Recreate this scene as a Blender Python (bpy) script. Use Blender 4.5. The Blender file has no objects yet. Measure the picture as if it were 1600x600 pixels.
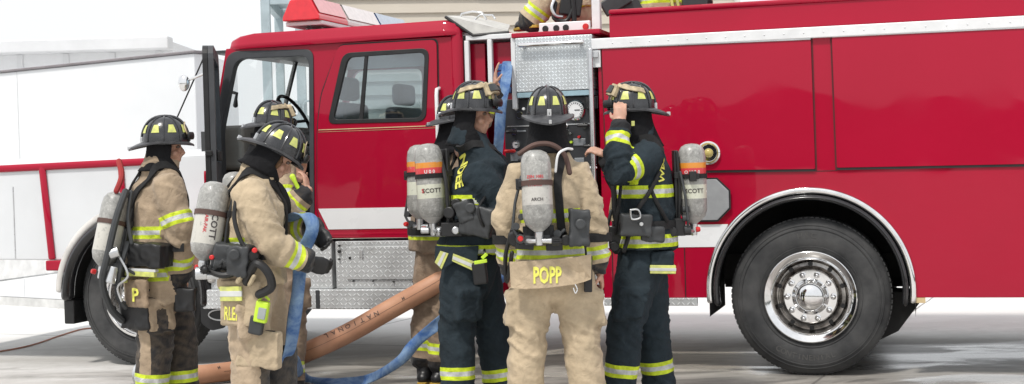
import bpy, bmesh, math, random
from mathutils import Vector, Matrix, noise
from mathutils.bvhtree import BVHTree
R = math.radians
random.seed(7)
scene = bpy.context.scene
COL = scene.collection

# ------------------------------------------------------------------ camera
F = 2222.0; RW, RH = 1600, 600
ROLL = R(1.64); PITCH = R(1.16); EYE = Vector((0, 0, 1.492))
FWD = Vector((0, math.cos(PITCH), -math.sin(PITCH)))
U0 = Vector((0, math.sin(PITCH), math.cos(PITCH)))
CR = Vector((1, 0, 0)) * math.cos(ROLL) - U0 * math.sin(ROLL)
CU = Vector((1, 0, 0)) * math.sin(ROLL) + U0 * math.cos(ROLL)
cam_d = bpy.data.cameras.new('camera'); cam = bpy.data.objects.new('camera', cam_d); COL.objects.link(cam)
cam.matrix_world = Matrix(((CR.x, CU.x, -FWD.x, EYE.x), (CR.y, CU.y, -FWD.y, EYE.y), (CR.z, CU.z, -FWD.z, EYE.z), (0, 0, 0, 1)))
cam_d.sensor_width = 36; cam_d.lens = 36 * F / RW; cam_d.clip_end = 3000
scene.camera = cam

def ray(px, py):
    return (FWD + CR * ((px - RW / 2) / F) - CU * ((py - RH / 2) / F))
def W(px, py, Y):
    d = ray(px, py); return EYE + d * (Y / d.y)

TH = math.atan(2222 / 7500)
TM = Matrix.Translation((0, 10.1, 0)) @ Matrix.Rotation(-TH, 4, 'Z'); TMI = TM.inverted()
def TR(px, py, off=0.0):
    o = TMI @ EYE; d = TMI.to_3x3() @ ray(px, py)
    p = o + d * ((off - o.y) / d.y); return (p.x, p.z)

# ------------------------------------------------------------------ materials
def newmat(name):
    m = bpy.data.materials.new(name); m.use_nodes = True; nt = m.node_tree
    return m, nt, nt.nodes['Principled BSDF']
def N(nt, t, **k):
    n = nt.nodes.new(t)
    for a, b in k.items(): setattr(n, a, b)
    return n
def mth(nt, op, a, b=None, c=None):
    n = N(nt, 'ShaderNodeMath', operation=op)
    for i, v in enumerate((a, b, c)):
        if v is None: continue
        if isinstance(v, (int, float)): n.inputs[i].default_value = v
        else: nt.links.new(v, n.inputs[i])
    return n.outputs[0]
def mixc(nt, f, a, b, mode='MIX'):
    n = N(nt, 'ShaderNodeMix', data_type='RGBA', blend_type=mode)
    for sock, v in ((n.inputs[0], f), (n.inputs[6], a), (n.inputs[7], b)):
        if isinstance(v, (int, float)): sock.default_value = v
        elif isinstance(v, (tuple, list)): sock.default_value = (*v[:3], 1)
        else: nt.links.new(v, sock)
    return n.outputs[2]
def noi(nt, scale, detail=4, vec=None, rough=.55, dist=0):
    n = N(nt, 'ShaderNodeTexNoise'); n.inputs['Scale'].default_value = scale; n.inputs['Detail'].default_value = detail
    n.inputs['Roughness'].default_value = rough; n.inputs['Distortion'].default_value = dist
    if vec is None:
        tc = N(nt, 'ShaderNodeTexCoord'); vec = tc.outputs['Object']
    nt.links.new(vec, n.inputs['Vector']); return n.outputs['Fac']
def ramp(nt, f, a, b):
    n = N(nt, 'ShaderNodeMapRange'); n.inputs[1].default_value = a; n.inputs[2].default_value = b
    nt.links.new(f, n.inputs[0]); return n.outputs[0]
def bump(nt, h, strength=.3, dist=.01):
    b = N(nt, 'ShaderNodeBump'); b.inputs['Strength'].default_value = strength; b.inputs['Distance'].default_value = dist
    nt.links.new(h, b.inputs['Height']); return b.outputs['Normal']
def mat(name, col, rough=.5, metal=0, var=.12, vscale=6, bmp=0, bscale=40, coat=0, spec=.5, col2=None, rvar=.1):
    m, nt, p = newmat(name)
    f = noi(nt, vscale, 5)
    c2 = col2 or tuple(c * (1 - var * 2.2) for c in col); c1 = col if col2 else tuple(min(1, c * (1 + var * .6)) for c in col)
    nt.links.new(mixc(nt, ramp(nt, f, .3, .7), c2, c1), p.inputs['Base Color'])
    p.inputs['Metallic'].default_value = metal
    nt.links.new(mth(nt, 'MULTIPLY_ADD', noi(nt, vscale * 2.3, 4), rvar * 2, rough - rvar), p.inputs['Roughness'])
    p.inputs['Coat Weight'].default_value = coat; p.inputs['Coat Roughness'].default_value = .04
    p.inputs['Specular IOR Level'].default_value = spec
    if bmp: nt.links.new(bump(nt, noi(nt, bscale, 6), bmp, .004), p.inputs['Normal'])
    return m

LIME = (.66, .80, .035); SILV = (.62, .63, .62)
def cloth(name, col, knee=None, dirt=.3, stripes=True):
    m, nt, p = newmat(name)
    f1 = ramp(nt, noi(nt, 7, 6, dist=.6), .35, .7); f2 = ramp(nt, noi(nt, 30, 5), .3, .75)
    dark = tuple(c * (1 - dirt) for c in col)
    c = mixc(nt, f1, dark, col)
    c = mixc(nt, mth(nt, 'MULTIPLY', f2, .22), c, tuple(min(1, x * 1.25 + .01) for x in col))
    if knee:
        a2 = N(nt, 'ShaderNodeAttribute', attribute_name='dk').outputs['Fac']
        c = mixc(nt, mth(nt, 'GREATER_THAN', a2, .5), c, knee)
    soot = ramp(nt, noi(nt, 3.2, 8, dist=1.2, rough=.7), .44, .74)
    c = mixc(nt, mth(nt, 'MULTIPLY', soot, .55), c, tuple(x * .42 + .004 for x in col))
    cf = N(nt, 'ShaderNodeAttribute', attribute_name='cf').outputs['Fac']
    if stripes: c = mixc(nt, mth(nt, 'LESS_THAN', cf, .014), c, (.025, .025, .027))
    # darker where the surface folds inward
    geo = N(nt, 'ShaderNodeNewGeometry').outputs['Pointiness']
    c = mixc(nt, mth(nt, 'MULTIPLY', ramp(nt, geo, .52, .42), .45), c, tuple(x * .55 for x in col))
    r = .92
    if stripes:
        a = N(nt, 'ShaderNodeAttribute', attribute_name='st').outputs['Fac']
        wob = mth(nt, 'MULTIPLY_ADD', noi(nt, 14, 2), .006, -.003)
        a = mth(nt, 'ADD', a, wob)
        gr = ramp(nt, noi(nt, 18, 6), .3, .62)
        lime = mixc(nt, gr, tuple(x * .6 for x in LIME), LIME); sil = mixc(nt, gr, (.36, .37, .37), SILV)
        s = mixc(nt, mth(nt, 'LESS_THAN', a, .0135), lime, sil)
        is_s = mth(nt, 'LESS_THAN', a, .037)
        c = mixc(nt, is_s, c, s)
        rr = mth(nt, 'MULTIPLY_ADD', is_s, -.45, .92); nt.links.new(rr, p.inputs['Roughness'])
    else: p.inputs['Roughness'].default_value = r
    nt.links.new(c, p.inputs['Base Color'])
    p.inputs['Sheen Weight'].default_value = .12 if max(col) > .1 else 0; p.inputs['Specular IOR Level'].default_value = .3; p.inputs['Sheen Roughness'].default_value = .5
    h1 = noi(nt, 16, 5, dist=1.2); h2 = noi(nt, 420, 2)
    n3 = noi(nt, 5.5, 2, dist=.5, rough=.4); cr = ramp(nt, mth(nt, 'ABSOLUTE', mth(nt, 'SUBTRACT', n3, .5)), 0, .09)
    n4 = noi(nt, 13, 2, dist=.4); cr2 = ramp(nt, mth(nt, 'ABSOLUTE', mth(nt, 'SUBTRACT', n4, .5)), 0, .12)
    h = mth(nt, 'ADD', mth(nt, 'ADD', h1, mth(nt, 'MULTIPLY', h2, .05)), mth(nt, 'ADD', mth(nt, 'MULTIPLY', cr, .26), mth(nt, 'MULTIPLY', cr2, .10)))
    nt.links.new(bump(nt, h, .6, .015), p.inputs['Normal'])
    return m

def diamond(name, col=(.74, .76, .77), k=.034, mt=.35, bs=.8):
    m, nt, p = newmat(name)
    tc = N(nt, 'ShaderNodeTexCoord').outputs['Object']; s = N(nt, 'ShaderNodeSeparateXYZ'); nt.links.new(tc, s.inputs[0])
    x = mth(nt, 'DIVIDE', s.outputs[0], k); z = mth(nt, 'DIVIDE', s.outputs[2], k)
    fx = mth(nt, 'SUBTRACT', mth(nt, 'FRACT', x), .5); fz = mth(nt, 'SUBTRACT', mth(nt, 'FRACT', z), .5)
    ch = mth(nt, 'MODULO', mth(nt, 'ABSOLUTE', mth(nt, 'ADD', mth(nt, 'FLOOR', x), mth(nt, 'FLOOR', z))), 2)
    ch = mth(nt, 'LESS_THAN', mth(nt, 'ABSOLUTE', mth(nt, 'SUBTRACT', ch, 1)), .5)
    u = mth(nt, 'ABSOLUTE', mth(nt, 'ADD', fx, fz)); v = mth(nt, 'ABSOLUTE', mth(nt, 'SUBTRACT', fx, fz))
    a = mth(nt, 'MULTIPLY_ADD', ch, 2.4, 1.0); b = mth(nt, 'MULTIPLY_ADD', ch, -2.4, 3.4)
    d = mth(nt, 'ADD', mth(nt, 'MULTIPLY', u, a), mth(nt, 'MULTIPLY', v, b))
    h = ramp(nt, d, .95, .6)
    nt.links.new(bump(nt, h, bs, .005), p.inputs['Normal'])
    c = mixc(nt, h, tuple(q * .8 for q in col), tuple(min(1, q * 1.25) for q in col))
    c = mixc(nt, mth(nt, 'MULTIPLY', ramp(nt, noi(nt, 4, 8, rough=.7), .42, .7), .5), c, (.28, .275, .27))
    nt.links.new(c, p.inputs['Base Color']); p.inputs['Metallic'].default_value = mt; p.inputs['Roughness'].default_value = .36
    return m

def red_paint():
    m, nt, p = newmat('red paint')
    f = noi(nt, 1.2, 4)
    nt.links.new(mixc(nt, f, (.33, .0010, .021), (.41, .0016, .030)), p.inputs['Base Color'])
    p.inputs['Roughness'].default_value = .5; p.inputs['Specular IOR Level'].default_value = .1; p.inputs['Coat Weight'].default_value = .56
    nt.links.new(mth(nt, 'MULTIPLY_ADD', ramp(nt, noi(nt, 3, 6), .5, .8), .06, .02), p.inputs['Coat Roughness'])
    nb = bump(nt, noi(nt, 1.3, 2), .05, .05); nt.links.new(nb, p.inputs['Normal']); nt.links.new(nb, p.inputs['Coat Normal'])
    return m
def glass(name, tint=(.72, .8, .84), gb=.03):
    m = bpy.data.materials.new(name); m.use_nodes = True; nt = m.node_tree
    nt.nodes.remove(nt.nodes['Principled BSDF']); out = nt.nodes['Material Output']
    t = N(nt, 'ShaderNodeBsdfTransparent'); t.inputs[0].default_value = (*tint, 1)
    g = N(nt, 'ShaderNodeBsdfGlossy'); g.inputs['Roughness'].default_value = .03
    fr = N(nt, 'ShaderNodeLayerWeight'); fr.inputs[0].default_value = .5
    mx = N(nt, 'ShaderNodeMixShader'); f = mth(nt, 'MULTIPLY_ADD', mth(nt, 'POWER', fr.outputs['Facing'], 5), .9, mth(nt, 'MULTIPLY_ADD', noi(nt, 5, 4), .05, gb))
    nt.links.new(f, mx.inputs[0]); nt.links.new(t.outputs[0], mx.inputs[1]); nt.links.new(g.outputs[0], mx.inputs[2])
    nt.links.new(mx.outputs[0], out.inputs[0]); return m

RED = red_paint()
WHITE = mat('white paint', (.80, .81, .82), .3, var=.03, vscale=2, coat=.4)
TRIMW = mat('white aluminium rail', (.76, .77, .78), .4, .05, var=.05, vscale=8)
DISH = mat('dark dish alloy', (.40, .38, .36), .22, 1, var=.35, vscale=12, rvar=.08)  # darker metal than the lip, for the recessed dish
CHROME = mat('chrome', (.86, .86, .86), .09, 1, var=.08, vscale=9, rvar=.06)
ALU = mat('brushed aluminium', (.66, .67, .68), .3, .9, var=.08, vscale=14)
DIAM = diamond('diamond plate'); DIAMF = diamond('fine diamond plate', (.72, .77, .80), .024, .3, .4)
RUB = mat('tyre rubber', (.026, .027, .029), .7, var=.2, vscale=5, bmp=.3, bscale=60, col2=(.082, .082, .082), spec=.3)
BLACK = mat('black plastic', (.014, .014, .015), .45, var=.2, vscale=12, bmp=.15)
BLACKG = mat('gloss black', (.012, .012, .014), .2, var=.1, coat=.5)
DGREY = mat('dark grey plastic', (.042, .045, .048), .5, var=.15, vscale=10, bmp=.1)
GREYC = mat('grey door card', (.055, .058, .064), .5, var=.12, vscale=5)
SEAT = mat('seat fabric', (.10, .13, .155), .9, var=.15, bmp=.3)
DASH = mat('dashboard plastic', (.20, .19, .17), .6, var=.1)
GLASS = glass('tinted glass', (.66, .76, .82), .15); CLEAR = glass('clear glass', (.9, .93, .93))
STEEL = mat('galvanised steel', (.42, .50, .53), .55, .3, var=.1, vscale=3)
SKIN = mat('skin', (.56, .32, .23), .5, var=.1, vscale=18, bmp=.1, bscale=120)
SKIN.node_tree.nodes['Principled BSDF'].inputs['Subsurface Weight'].default_value = .1
SKIN.node_tree.nodes['Principled BSDF'].inputs['Subsurface Radius'].default_value = (.02, .008, .004)
HELM = mat('scuffed black helmet shell', (.012, .013, .016), .26, var=.35, vscale=16, bmp=.15, bscale=50, coat=.4, col2=(.042, .043, .047))
BRIMM = mat('worn helmet brim', (.022, .023, .026), .4, var=.3, vscale=20, bmp=.2, bscale=60, col2=(.07, .07, .075))
LIMEM = mat('lime reflective patch', (.70, .73, .17), .35, var=.12, vscale=30, col2=(.45, .47, .18))
TEXTY = mat('yellow lettering', (.82, .80, .14), .6, var=.1, vscale=40)
LEATH = mat('tan leather', (.52, .42, .27), .7, var=.25, vscale=25, bmp=.3)
HOODM = cloth('black knit hood', (.009, .009, .011), stripes=False)
TANK = None
STRAP = mat('black webbing', (.012, .012, .013), .85, var=.25, vscale=30, bmp=.3, bscale=200)
BRSTR = mat('brown strap', (.10, .055, .045), .7, var=.2)
GOGG = glass('goggle lens', (.75, .75, .7))
REDP = mat('red plastic', (.6, .02, .02), .35, var=.1)
LIMEP = mat('lime plastic', (.6, .85, .05), .4, var=.1)
BOOT = mat('black rubber boot', (.02, .02, .022), .4, var=.2, bmp=.2)
SOLE = mat('yellow boot sole', (.55, .36, .06), .6)
HAIR = mat('brown hair', (.16, .08, .035), .7, var=.3, vscale=60, bmp=.5, bscale=150)
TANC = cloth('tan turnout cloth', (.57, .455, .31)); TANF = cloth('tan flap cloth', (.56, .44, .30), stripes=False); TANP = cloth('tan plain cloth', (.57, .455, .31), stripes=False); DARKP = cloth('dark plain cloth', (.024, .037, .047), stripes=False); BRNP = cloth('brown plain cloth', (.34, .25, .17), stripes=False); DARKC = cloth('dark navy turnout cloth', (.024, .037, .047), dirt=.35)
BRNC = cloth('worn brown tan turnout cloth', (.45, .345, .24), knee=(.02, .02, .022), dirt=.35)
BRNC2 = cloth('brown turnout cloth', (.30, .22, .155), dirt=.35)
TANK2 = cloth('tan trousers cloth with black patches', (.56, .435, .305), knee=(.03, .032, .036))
EYEM = mat('eye', (.16, .12, .10), .2, var=.02)
WTXT = mat('white lettering', (.8, .8, .8), .5); RTXT = mat('red lettering', (.6, .04, .05), .5); KTXT = mat('dark lettering', (.06, .05, .05), .6)

def tank_mat(name, style):
    # composite cylinder; object z runs along the bottle through an attribute 'tz' (0 bottom .. 1 top)
    m, nt, p = newmat(name)
    tz = N(nt, 'ShaderNodeAttribute', attribute_name='tz').outputs['Fac']
    f = ramp(nt, noi(nt, 22, 8, rough=.75, dist=.8), .34, .68)
    c = mixc(nt, f, (.20, .20, .19), (.44, .435, .41))
    mpz = N(nt, 'ShaderNodeMapping'); mpz.inputs['Scale'].default_value = (1, 1, .16); tco = N(nt, 'ShaderNodeTexCoord'); nt.links.new(tco.outputs['Object'], mpz.inputs[0])
    scr = ramp(nt, noi(nt, 60, 6, mpz.outputs[0], .7), .52, .72); c = mixc(nt, mth(nt, 'MULTIPLY', scr, .5), c, (.20, .19, .18))
    c = mixc(nt, mth(nt, 'MULTIPLY', ramp(nt, noi(nt, 70, 5), .56, .7), .35), c, (.74, .73, .70))
    dk = mth(nt, 'MULTIPLY', ramp(nt, tz, .40, .08), ramp(nt, noi(nt, 12, 6), .35, .6)); c = mixc(nt, mth(nt, 'MULTIPLY', dk, .45), c, (.17, .165, .16))
    def band(a, b, col, c, amt=1.0):
        k = mth(nt, 'MULTIPLY', mth(nt, 'GREATER_THAN', tz, a), mth(nt, 'LESS_THAN', tz, b))
        wear = ramp(nt, noi(nt, 40, 6), .25, .42)
        return mixc(nt, mth(nt, 'MULTIPLY', mth(nt, 'MULTIPLY', k, wear), amt), c, col)
    if style == 'bands':
        c = band(.70, .765, (.68, .26, .03), c); c = band(.60, .70, (.62, .05, .06), c); c = band(.33, .50, (.66, .67, .55), c, .9)
        c = band(.0, .10, (.45, .44, .42), c, .6)
    elif style == 'popp':
        c = band(.34, .56, (.60, .58, .54), c, .7)
    else:
        c = band(.22, .60, (.62, .60, .54), c, .8)
    nt.links.new(c, p.inputs['Base Color']); p.inputs['Roughness'].default_value = .38; p.inputs['Coat Weight'].default_value = .3
    nt.links.new(bump(nt, noi(nt, 90, 5), .3, .003), p.inputs['Normal'])
    return m
TANKB = tank_mat('scuffed air bottle with bands', 'bands'); TANKP = tank_mat('scuffed air bottle plain', 'popp'); TANKS = tank_mat('scuffed air bottle label', 's')

# ------------------------------------------------------------------ object helpers
INV = {}
def tag(o, label=None, cat=None, group=None, kind=None):
    for k, v in (('label', label), ('category', cat), ('group', group), ('kind', kind)):
        if v: o[k] = v
    return o
def empty(name, loc, rz, label, cat, group=None):
    o = bpy.data.objects.new(name, None); COL.objects.link(o); o.location = loc; o.rotation_euler = (0, 0, rz)
    tag(o, label, cat, group); INV[o.name] = (Matrix.Translation(loc) @ Matrix.Rotation(rz, 4, 'Z')).inverted(); return o
def rootinv(p):
    while p is not None and p.parent is not None: p = p.parent
    return INV.get(p.name) if p is not None else None
def link(name, me, m, parent=None, world=False, smooth=False):
    o = bpy.data.objects.new(name, me); COL.objects.link(o)
    if me.materials: me.materials.clear()
    me.materials.append(m)
    if world and parent is not None: me.transform(rootinv(parent))
    if parent is not None: o.parent = parent
    if smooth:
        for p in me.polygons: p.use_smooth = True
    return o
def fin(name, bm, m, parent=None, world=False, smooth=False, bevel=0, seg=2, recalc=True, autos=True):
    if recalc: bmesh.ops.recalc_face_normals(bm, faces=bm.faces[:])
    me = bpy.data.meshes.new(name); bm.to_mesh(me); bm.free()
    o = link(name, me, m, parent, world, smooth)
    if bevel:
        md = o.modifiers.new('bevel', 'BEVEL'); md.width = bevel; md.segments = seg; md.limit_method = 'ANGLE'; md.angle_limit = R(35)
        md.harden_normals = False
    if smooth and autos:
        me.set_sharp_from_angle(angle=R(42))
    return o
def B(): return bmesh.new()
def box(bm, x0, x1, y0, y1, z0, z1, M=None):
    vs = [bm.verts.new((x, y, z)) for x in (x0, x1) for y in (y0, y1) for z in (z0, z1)]
    if M is not None:
        for v in vs: v.co = M @ v.co
    for f in ((0, 1, 3, 2), (4, 6, 7, 5), (0, 4, 5, 1), (2, 3, 7, 6), (0, 2, 6, 4), (1, 5, 7, 3)): bm.faces.new([vs[i] for i in f])
    return vs
def tube(bm, pts, rad, n=12, side=None, cap='round'):
    pts = [Vector(p) for p in pts]; L = len(pts)
    rad = [r if isinstance(r, (tuple, list)) else (r, r) for r in (rad if isinstance(rad, list) else [rad] * L)]
    T = []
    for i in range(L):
        a = pts[max(0, i - 1)]; b = pts[min(L - 1, i + 1)]; t = (b - a)
        T.append(t.normalized() if t.length > 1e-7 else Vector((0, 0, 1)))
    ref = Vector(side) if side is not None else (Vector((1, 0, 0)) if abs(T[0].x) < .8 else Vector((0, 1, 0)))
    rings = []
    def ring(c, t, x, rx, ry):
        y = t.cross(x); return [bm.verts.new(c + x * (math.cos(2 * math.pi * k / n) * rx) + y * (math.sin(2 * math.pi * k / n) * ry)) for k in range(n)]
    x = ref
    for i in range(L):
        x = (ref if side is not None else x); x = (x - T[i] * x.dot(T[i]))
        if x.length < 1e-4: x = T[i].orthogonal()
        x.normalize(); rx, ry = rad[i]
        if i == 0 and cap == 'round':
            m = min(rx, ry)
            for a in (75, 50, 25): rings.append(ring(pts[0] - T[0] * m * math.sin(R(a)), T[0], x, rx * math.cos(R(a)), ry * math.cos(R(a))))
        rings.append(ring(pts[i], T[i], x, rx, ry))
        if i == L - 1 and cap == 'round':
            m = min(rx, ry)
            for a in (25, 50, 75): rings.append(ring(pts[i] + T[i] * m * math.sin(R(a)), T[i], x, rx * math.cos(R(a)), ry * math.cos(R(a))))
    for a, b in zip(rings, rings[1:]):
        for k in range(n): bm.faces.new((a[k], a[(k + 1) % n], b[(k + 1) % n], b[k]))
    bm.faces.new(rings[0][::-1]); bm.faces.new(rings[-1])
def ball(bm, c, r, M=None, u=16, v=10):
    r = r if isinstance(r, (tuple, list)) else (r, r, r)
    mm = Matrix.Translation(c) @ Matrix.Diagonal((*r, 1))
    if M is not None: mm = M @ mm
    bmesh.ops.create_uvsphere(bm, u_segments=u, v_segments=v, radius=1, matrix=mm)
def lathe(bm, prof, n=48, M=None, closed=False):
    # axis +y, profile (r, y)
    rings = []
    for r, y in prof:
        if r < 1e-5:
            rings.append([bm.verts.new((0, y, 0))])
        else: rings.append([bm.verts.new((r * math.cos(2 * math.pi * k / n), y, r * math.sin(2 * math.pi * k / n))) for k in range(n)])
    if closed: rings.append(rings[0])
    for a, b in zip(rings, rings[1:]):
        for k in range(n):
            k2 = (k + 1) % n
            if len(a) == 1 and len(b) == 1: continue
            if len(a) == 1: bm.faces.new((a[0], b[k2], b[k]))
            elif len(b) == 1: bm.faces.new((a[k], a[k2], b[0]))
            else: bm.faces.new((a[k], a[k2], b[k2], b[k]))
    if M is not None:
        done = set()
        for r in rings:
            for v in r:
                if v not in done: v.co = M @ v.co; done.add(v)
def Tr(v): return Matrix.Translation(v)
def axisM(p, d, up=None):
    """matrix whose +y is d, placed at p"""
    d = Vector(d).normalized(); q = d.to_track_quat('Y', 'Z'); return Tr(p) @ q.to_matrix().to_4x4()
def rpoly(pts, r, n=5):
    out = []; L = len(pts); pts = [Vector(p) for p in pts]
    for i in range(L):
        p = pts[i]; rr = r[i] if isinstance(r, (list, tuple)) else r
        a = pts[i - 1] - p; b = pts[(i + 1) % L] - p
        rr = min(rr, a.length * .45, b.length * .45)
        if rr < 1e-4: out.append(tuple(p)); continue
        A = p + a.normalized() * rr; Bp = p + b.normalized() * rr
        for k in range(n + 1):
            t = k / n; q = A * (1 - t) ** 2 + p * 2 * t * (1 - t) + Bp * t * t; out.append(tuple(q))
    return out
def plate(name, outer, holes, y0, y1, m, parent, bevel=0, seg=2, smooth=False):
    bm = B(); E = []
    for loop in [outer] + list(holes):
        vs = [bm.verts.new((x, y0, z)) for x, z in loop]
        for i in range(len(vs)): E.append(bm.edges.new((vs[i], vs[(i + 1) % len(vs)])))
    bmesh.ops.triangle_fill(bm, use_beauty=True, use_dissolve=False, edges=E)
    g = bmesh.ops.extrude_face_region(bm, geom=bm.faces[:])
    for v in [e for e in g['geom'] if isinstance(e, bmesh.types.BMVert)]: v.co.y = y1
    return fin(name, bm, m, parent, bevel=bevel, seg=seg, smooth=smooth)
def px(pts, off=0.0): return [TR(a, b, off) for a, b in pts]

def textmesh(s, size, bold=.012, spacing=1.0, align='CENTER'):
    cu = bpy.data.curves.new('txt', 'FONT'); cu.body = s; cu.size = size; cu.offset = bold * size; cu.align_x = align; cu.align_y = 'CENTER'
    cu.space_character = spacing; cu.resolution_u = 2; cu.extrude = 0
    o = bpy.data.objects.new('txt', cu); COL.objects.link(o); dg = bpy.context.evaluated_depsgraph_get(); dg.update()
    me = bpy.data.meshes.new_from_object(o.evaluated_get(dg)); bpy.data.objects.remove(o); bpy.data.curves.remove(cu)
    bm = B(); bm.from_mesh(me); bpy.data.meshes.remove(me)
    for _ in range(2):
        es = [e for e in bm.edges if e.calc_length() > size * .3]
        if es: bmesh.ops.subdivide_edges(bm, edges=es, cuts=1); bmesh.ops.triangulate(bm, faces=bm.faces[:])
    return bm

def remesh(bm, voxel, iters=6):
    bmesh.ops.recalc_face_normals(bm, faces=bm.faces[:])
    me = bpy.data.meshes.new('tmp'); bm.to_mesh(me); bm.free()
    o = bpy.data.objects.new('tmp', me); COL.objects.link(o)
    md = o.modifiers.new('r', 'REMESH'); md.mode = 'VOXEL'; md.voxel_size = voxel; md.adaptivity = 0
    if iters: s = o.modifiers.new('s', 'SMOOTH'); s.factor = .5; s.iterations = iters
    dg = bpy.context.evaluated_depsgraph_get(); dg.update()
    out = bpy.data.meshes.new_from_object(o.evaluated_get(dg)); bpy.data.objects.remove(o); bpy.data.meshes.remove(me)
    for p in out.polygons: p.use_smooth = True
    return out
def bvh_of(me): return BVHTree.FromPolygons([v.co.copy() for v in me.vertices], [tuple(p.vertices) for p in me.polygons])

# ------------------------------------------------------------------ cloth shaping
def chain_param(p, pts):
    """closest point on a polyline: (distance, arclength from the LAST point, index)"""
    best = (1e9, 0, 0); tot = 0; segs = []
    for a, b in zip(pts, pts[1:]): segs.append((a, b, tot)); tot += (b - a).length
    for i, (a, b, s0) in enumerate(segs):
        ab = b - a; t = max(0 if i else -.3, min(1 if i < len(segs) - 1 else 1.4, (p - a).dot(ab) / ab.length_squared))
        c = a + ab * t; d = (p - c).length
        if d < best[0]: best = (d, tot - (s0 + t * ab.length), i)
    return best
def folds(me, chains, torso, amp, stripes_arm, stripes_z, axis_pts, knees=None, seed=0, tamp=None, dkfun=None):
    off = Vector((seed * 7.3, seed * 3.1, seed * 1.7))
    tort = sum((b - a).length for a, b in zip(axis_pts, axis_pts[1:])); cf = [9.0] * len(me.vertices); zt = axis_pts[0].z; st = [9.0] * len(me.vertices); dk = [0.0] * len(me.vertices); newco = []
    for i, v in enumerate(me.vertices):
        p = v.co; bd = 9; info = None
        for ci, (pts, rad) in enumerate(chains):
            d, al, si = chain_param(p, pts)
            if d / rad < bd: bd = d / rad; info = (ci, al, si, pts)
        td, tal, _ = chain_param(p, axis_pts)
        tor = td / torso
        if info and bd < 1.35 and bd < tor * 1.15:
            ci, al, si, pts = info
            el = (pts[-2] - pts[-1]).length
            near = math.exp(-((al - el) / .11) ** 2); low = math.exp(-(al / .10) ** 2)
            q = Vector((p.x * 6 + al * 5, p.y * 6, al * 13 + p.x * 6)) + off + Vector((ci * 9, 0, 0))
            q2 = Vector((p.x * 9 + al * 9, p.y * 9, al * 10 - p.x * 10)) + off
            n = (1 - min(1, abs(noise.noise(q)) * 3.4)) * .75 + (1 - min(1, abs(noise.noise(q2)) * 3.2)) * .45 + noise.noise(q * .45) * .5 - .45
            cf[i] = al
            d = n * amp * (.55 + 1.1 * near + .9 * low)
            for s in stripes_arm: st[i] = min(st[i], abs(al - s))
            if dkfun: dk[i] = dkfun(ci, al, p)
        else:
            q = Vector((p.x * 6 + p.z * 3, p.y * 6, p.z * 6.5)) + off
            q2 = Vector((p.x * 14, p.y * 14, p.z * 5)) + off
            n = (1 - min(1, abs(noise.noise(q)) * 3.2)) * .7 + (1 - min(1, abs(noise.noise(q2)) * 3.0)) * .45 + noise.noise(q * .4) * .5 - .45
            d = n * (tamp if tamp is not None else amp)
            for s in stripes_z: st[i] = min(st[i], abs(zt - p.z - s))
            if dkfun: dk[i] = dkfun(-1, tal, p)
        newco.append(p + v.normal * d)
    for i, v in enumerate(me.vertices): v.co = newco[i]
    a = me.attributes.new('st', 'FLOAT', 'POINT'); a.data.foreach_set('value', st)
    a = me.attributes.new('cf', 'FLOAT', 'POINT'); a.data.foreach_set('value', cf)
    a = me.attributes.new('dk', 'FLOAT', 'POINT'); a.data.foreach_set('value', dk)
    me.update()

def lerp(a, b, t): return a + (b - a) * t

def hand(bm, w, d, nrm, thumb, curl=.5, fat=1.0, spread=.12):
    """palm and five fingers; d = direction of the fingers, nrm = out of the palm (fingers curl that way), thumb = +-1 side"""
    d = d.normalized(); nrm = (nrm - d * nrm.dot(d)).normalized(); s = d.cross(nrm) * thumb
    tube(bm, [w - d * .03, w + d * .02, w + d * .06, w + d * .095], [(.024 * fat, .018 * fat), (.034 * fat, .017 * fat), (.042 * fat, .016 * fat), (.038 * fat, .013 * fat)], side=s, n=12)
    for k, ln in enumerate((.074, .084, .078, .060)):
        o = w + d * .09 + s * (.030 - k * .020)
        dd = (d + s * (spread * (1.5 - k) * .5)).normalized(); pts = [o - dd * .02]; a = 0; cur = o
        pts.append(cur)
        for j, fr in enumerate((.44, .32, .24)):
            a += curl * (.55, .75, .6)[j]
            v = dd * math.cos(a) + nrm * math.sin(a); cur = cur + v * ln * fr; pts.append(cur)
        tube(bm, pts, [.0095 * fat, .0095 * fat, .0088 * fat, .008 * fat, .0068 * fat], n=8)
    o = w + d * .025 + s * .026
    v1 = (s * .75 + d * .6 + nrm * .35 * (1 + curl)).normalized(); v2 = (s * .2 + d * .9 + nrm * .5 * (1 + curl)).normalized()
    tube(bm, [o - v1 * .01, o + v1 * .035, o + v1 * .035 + v2 * .03, o + v1 * .035 + v2 * .052], [.013 * fat, .0115 * fat, .0105 * fat, .008 * fat], n=8)

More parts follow.
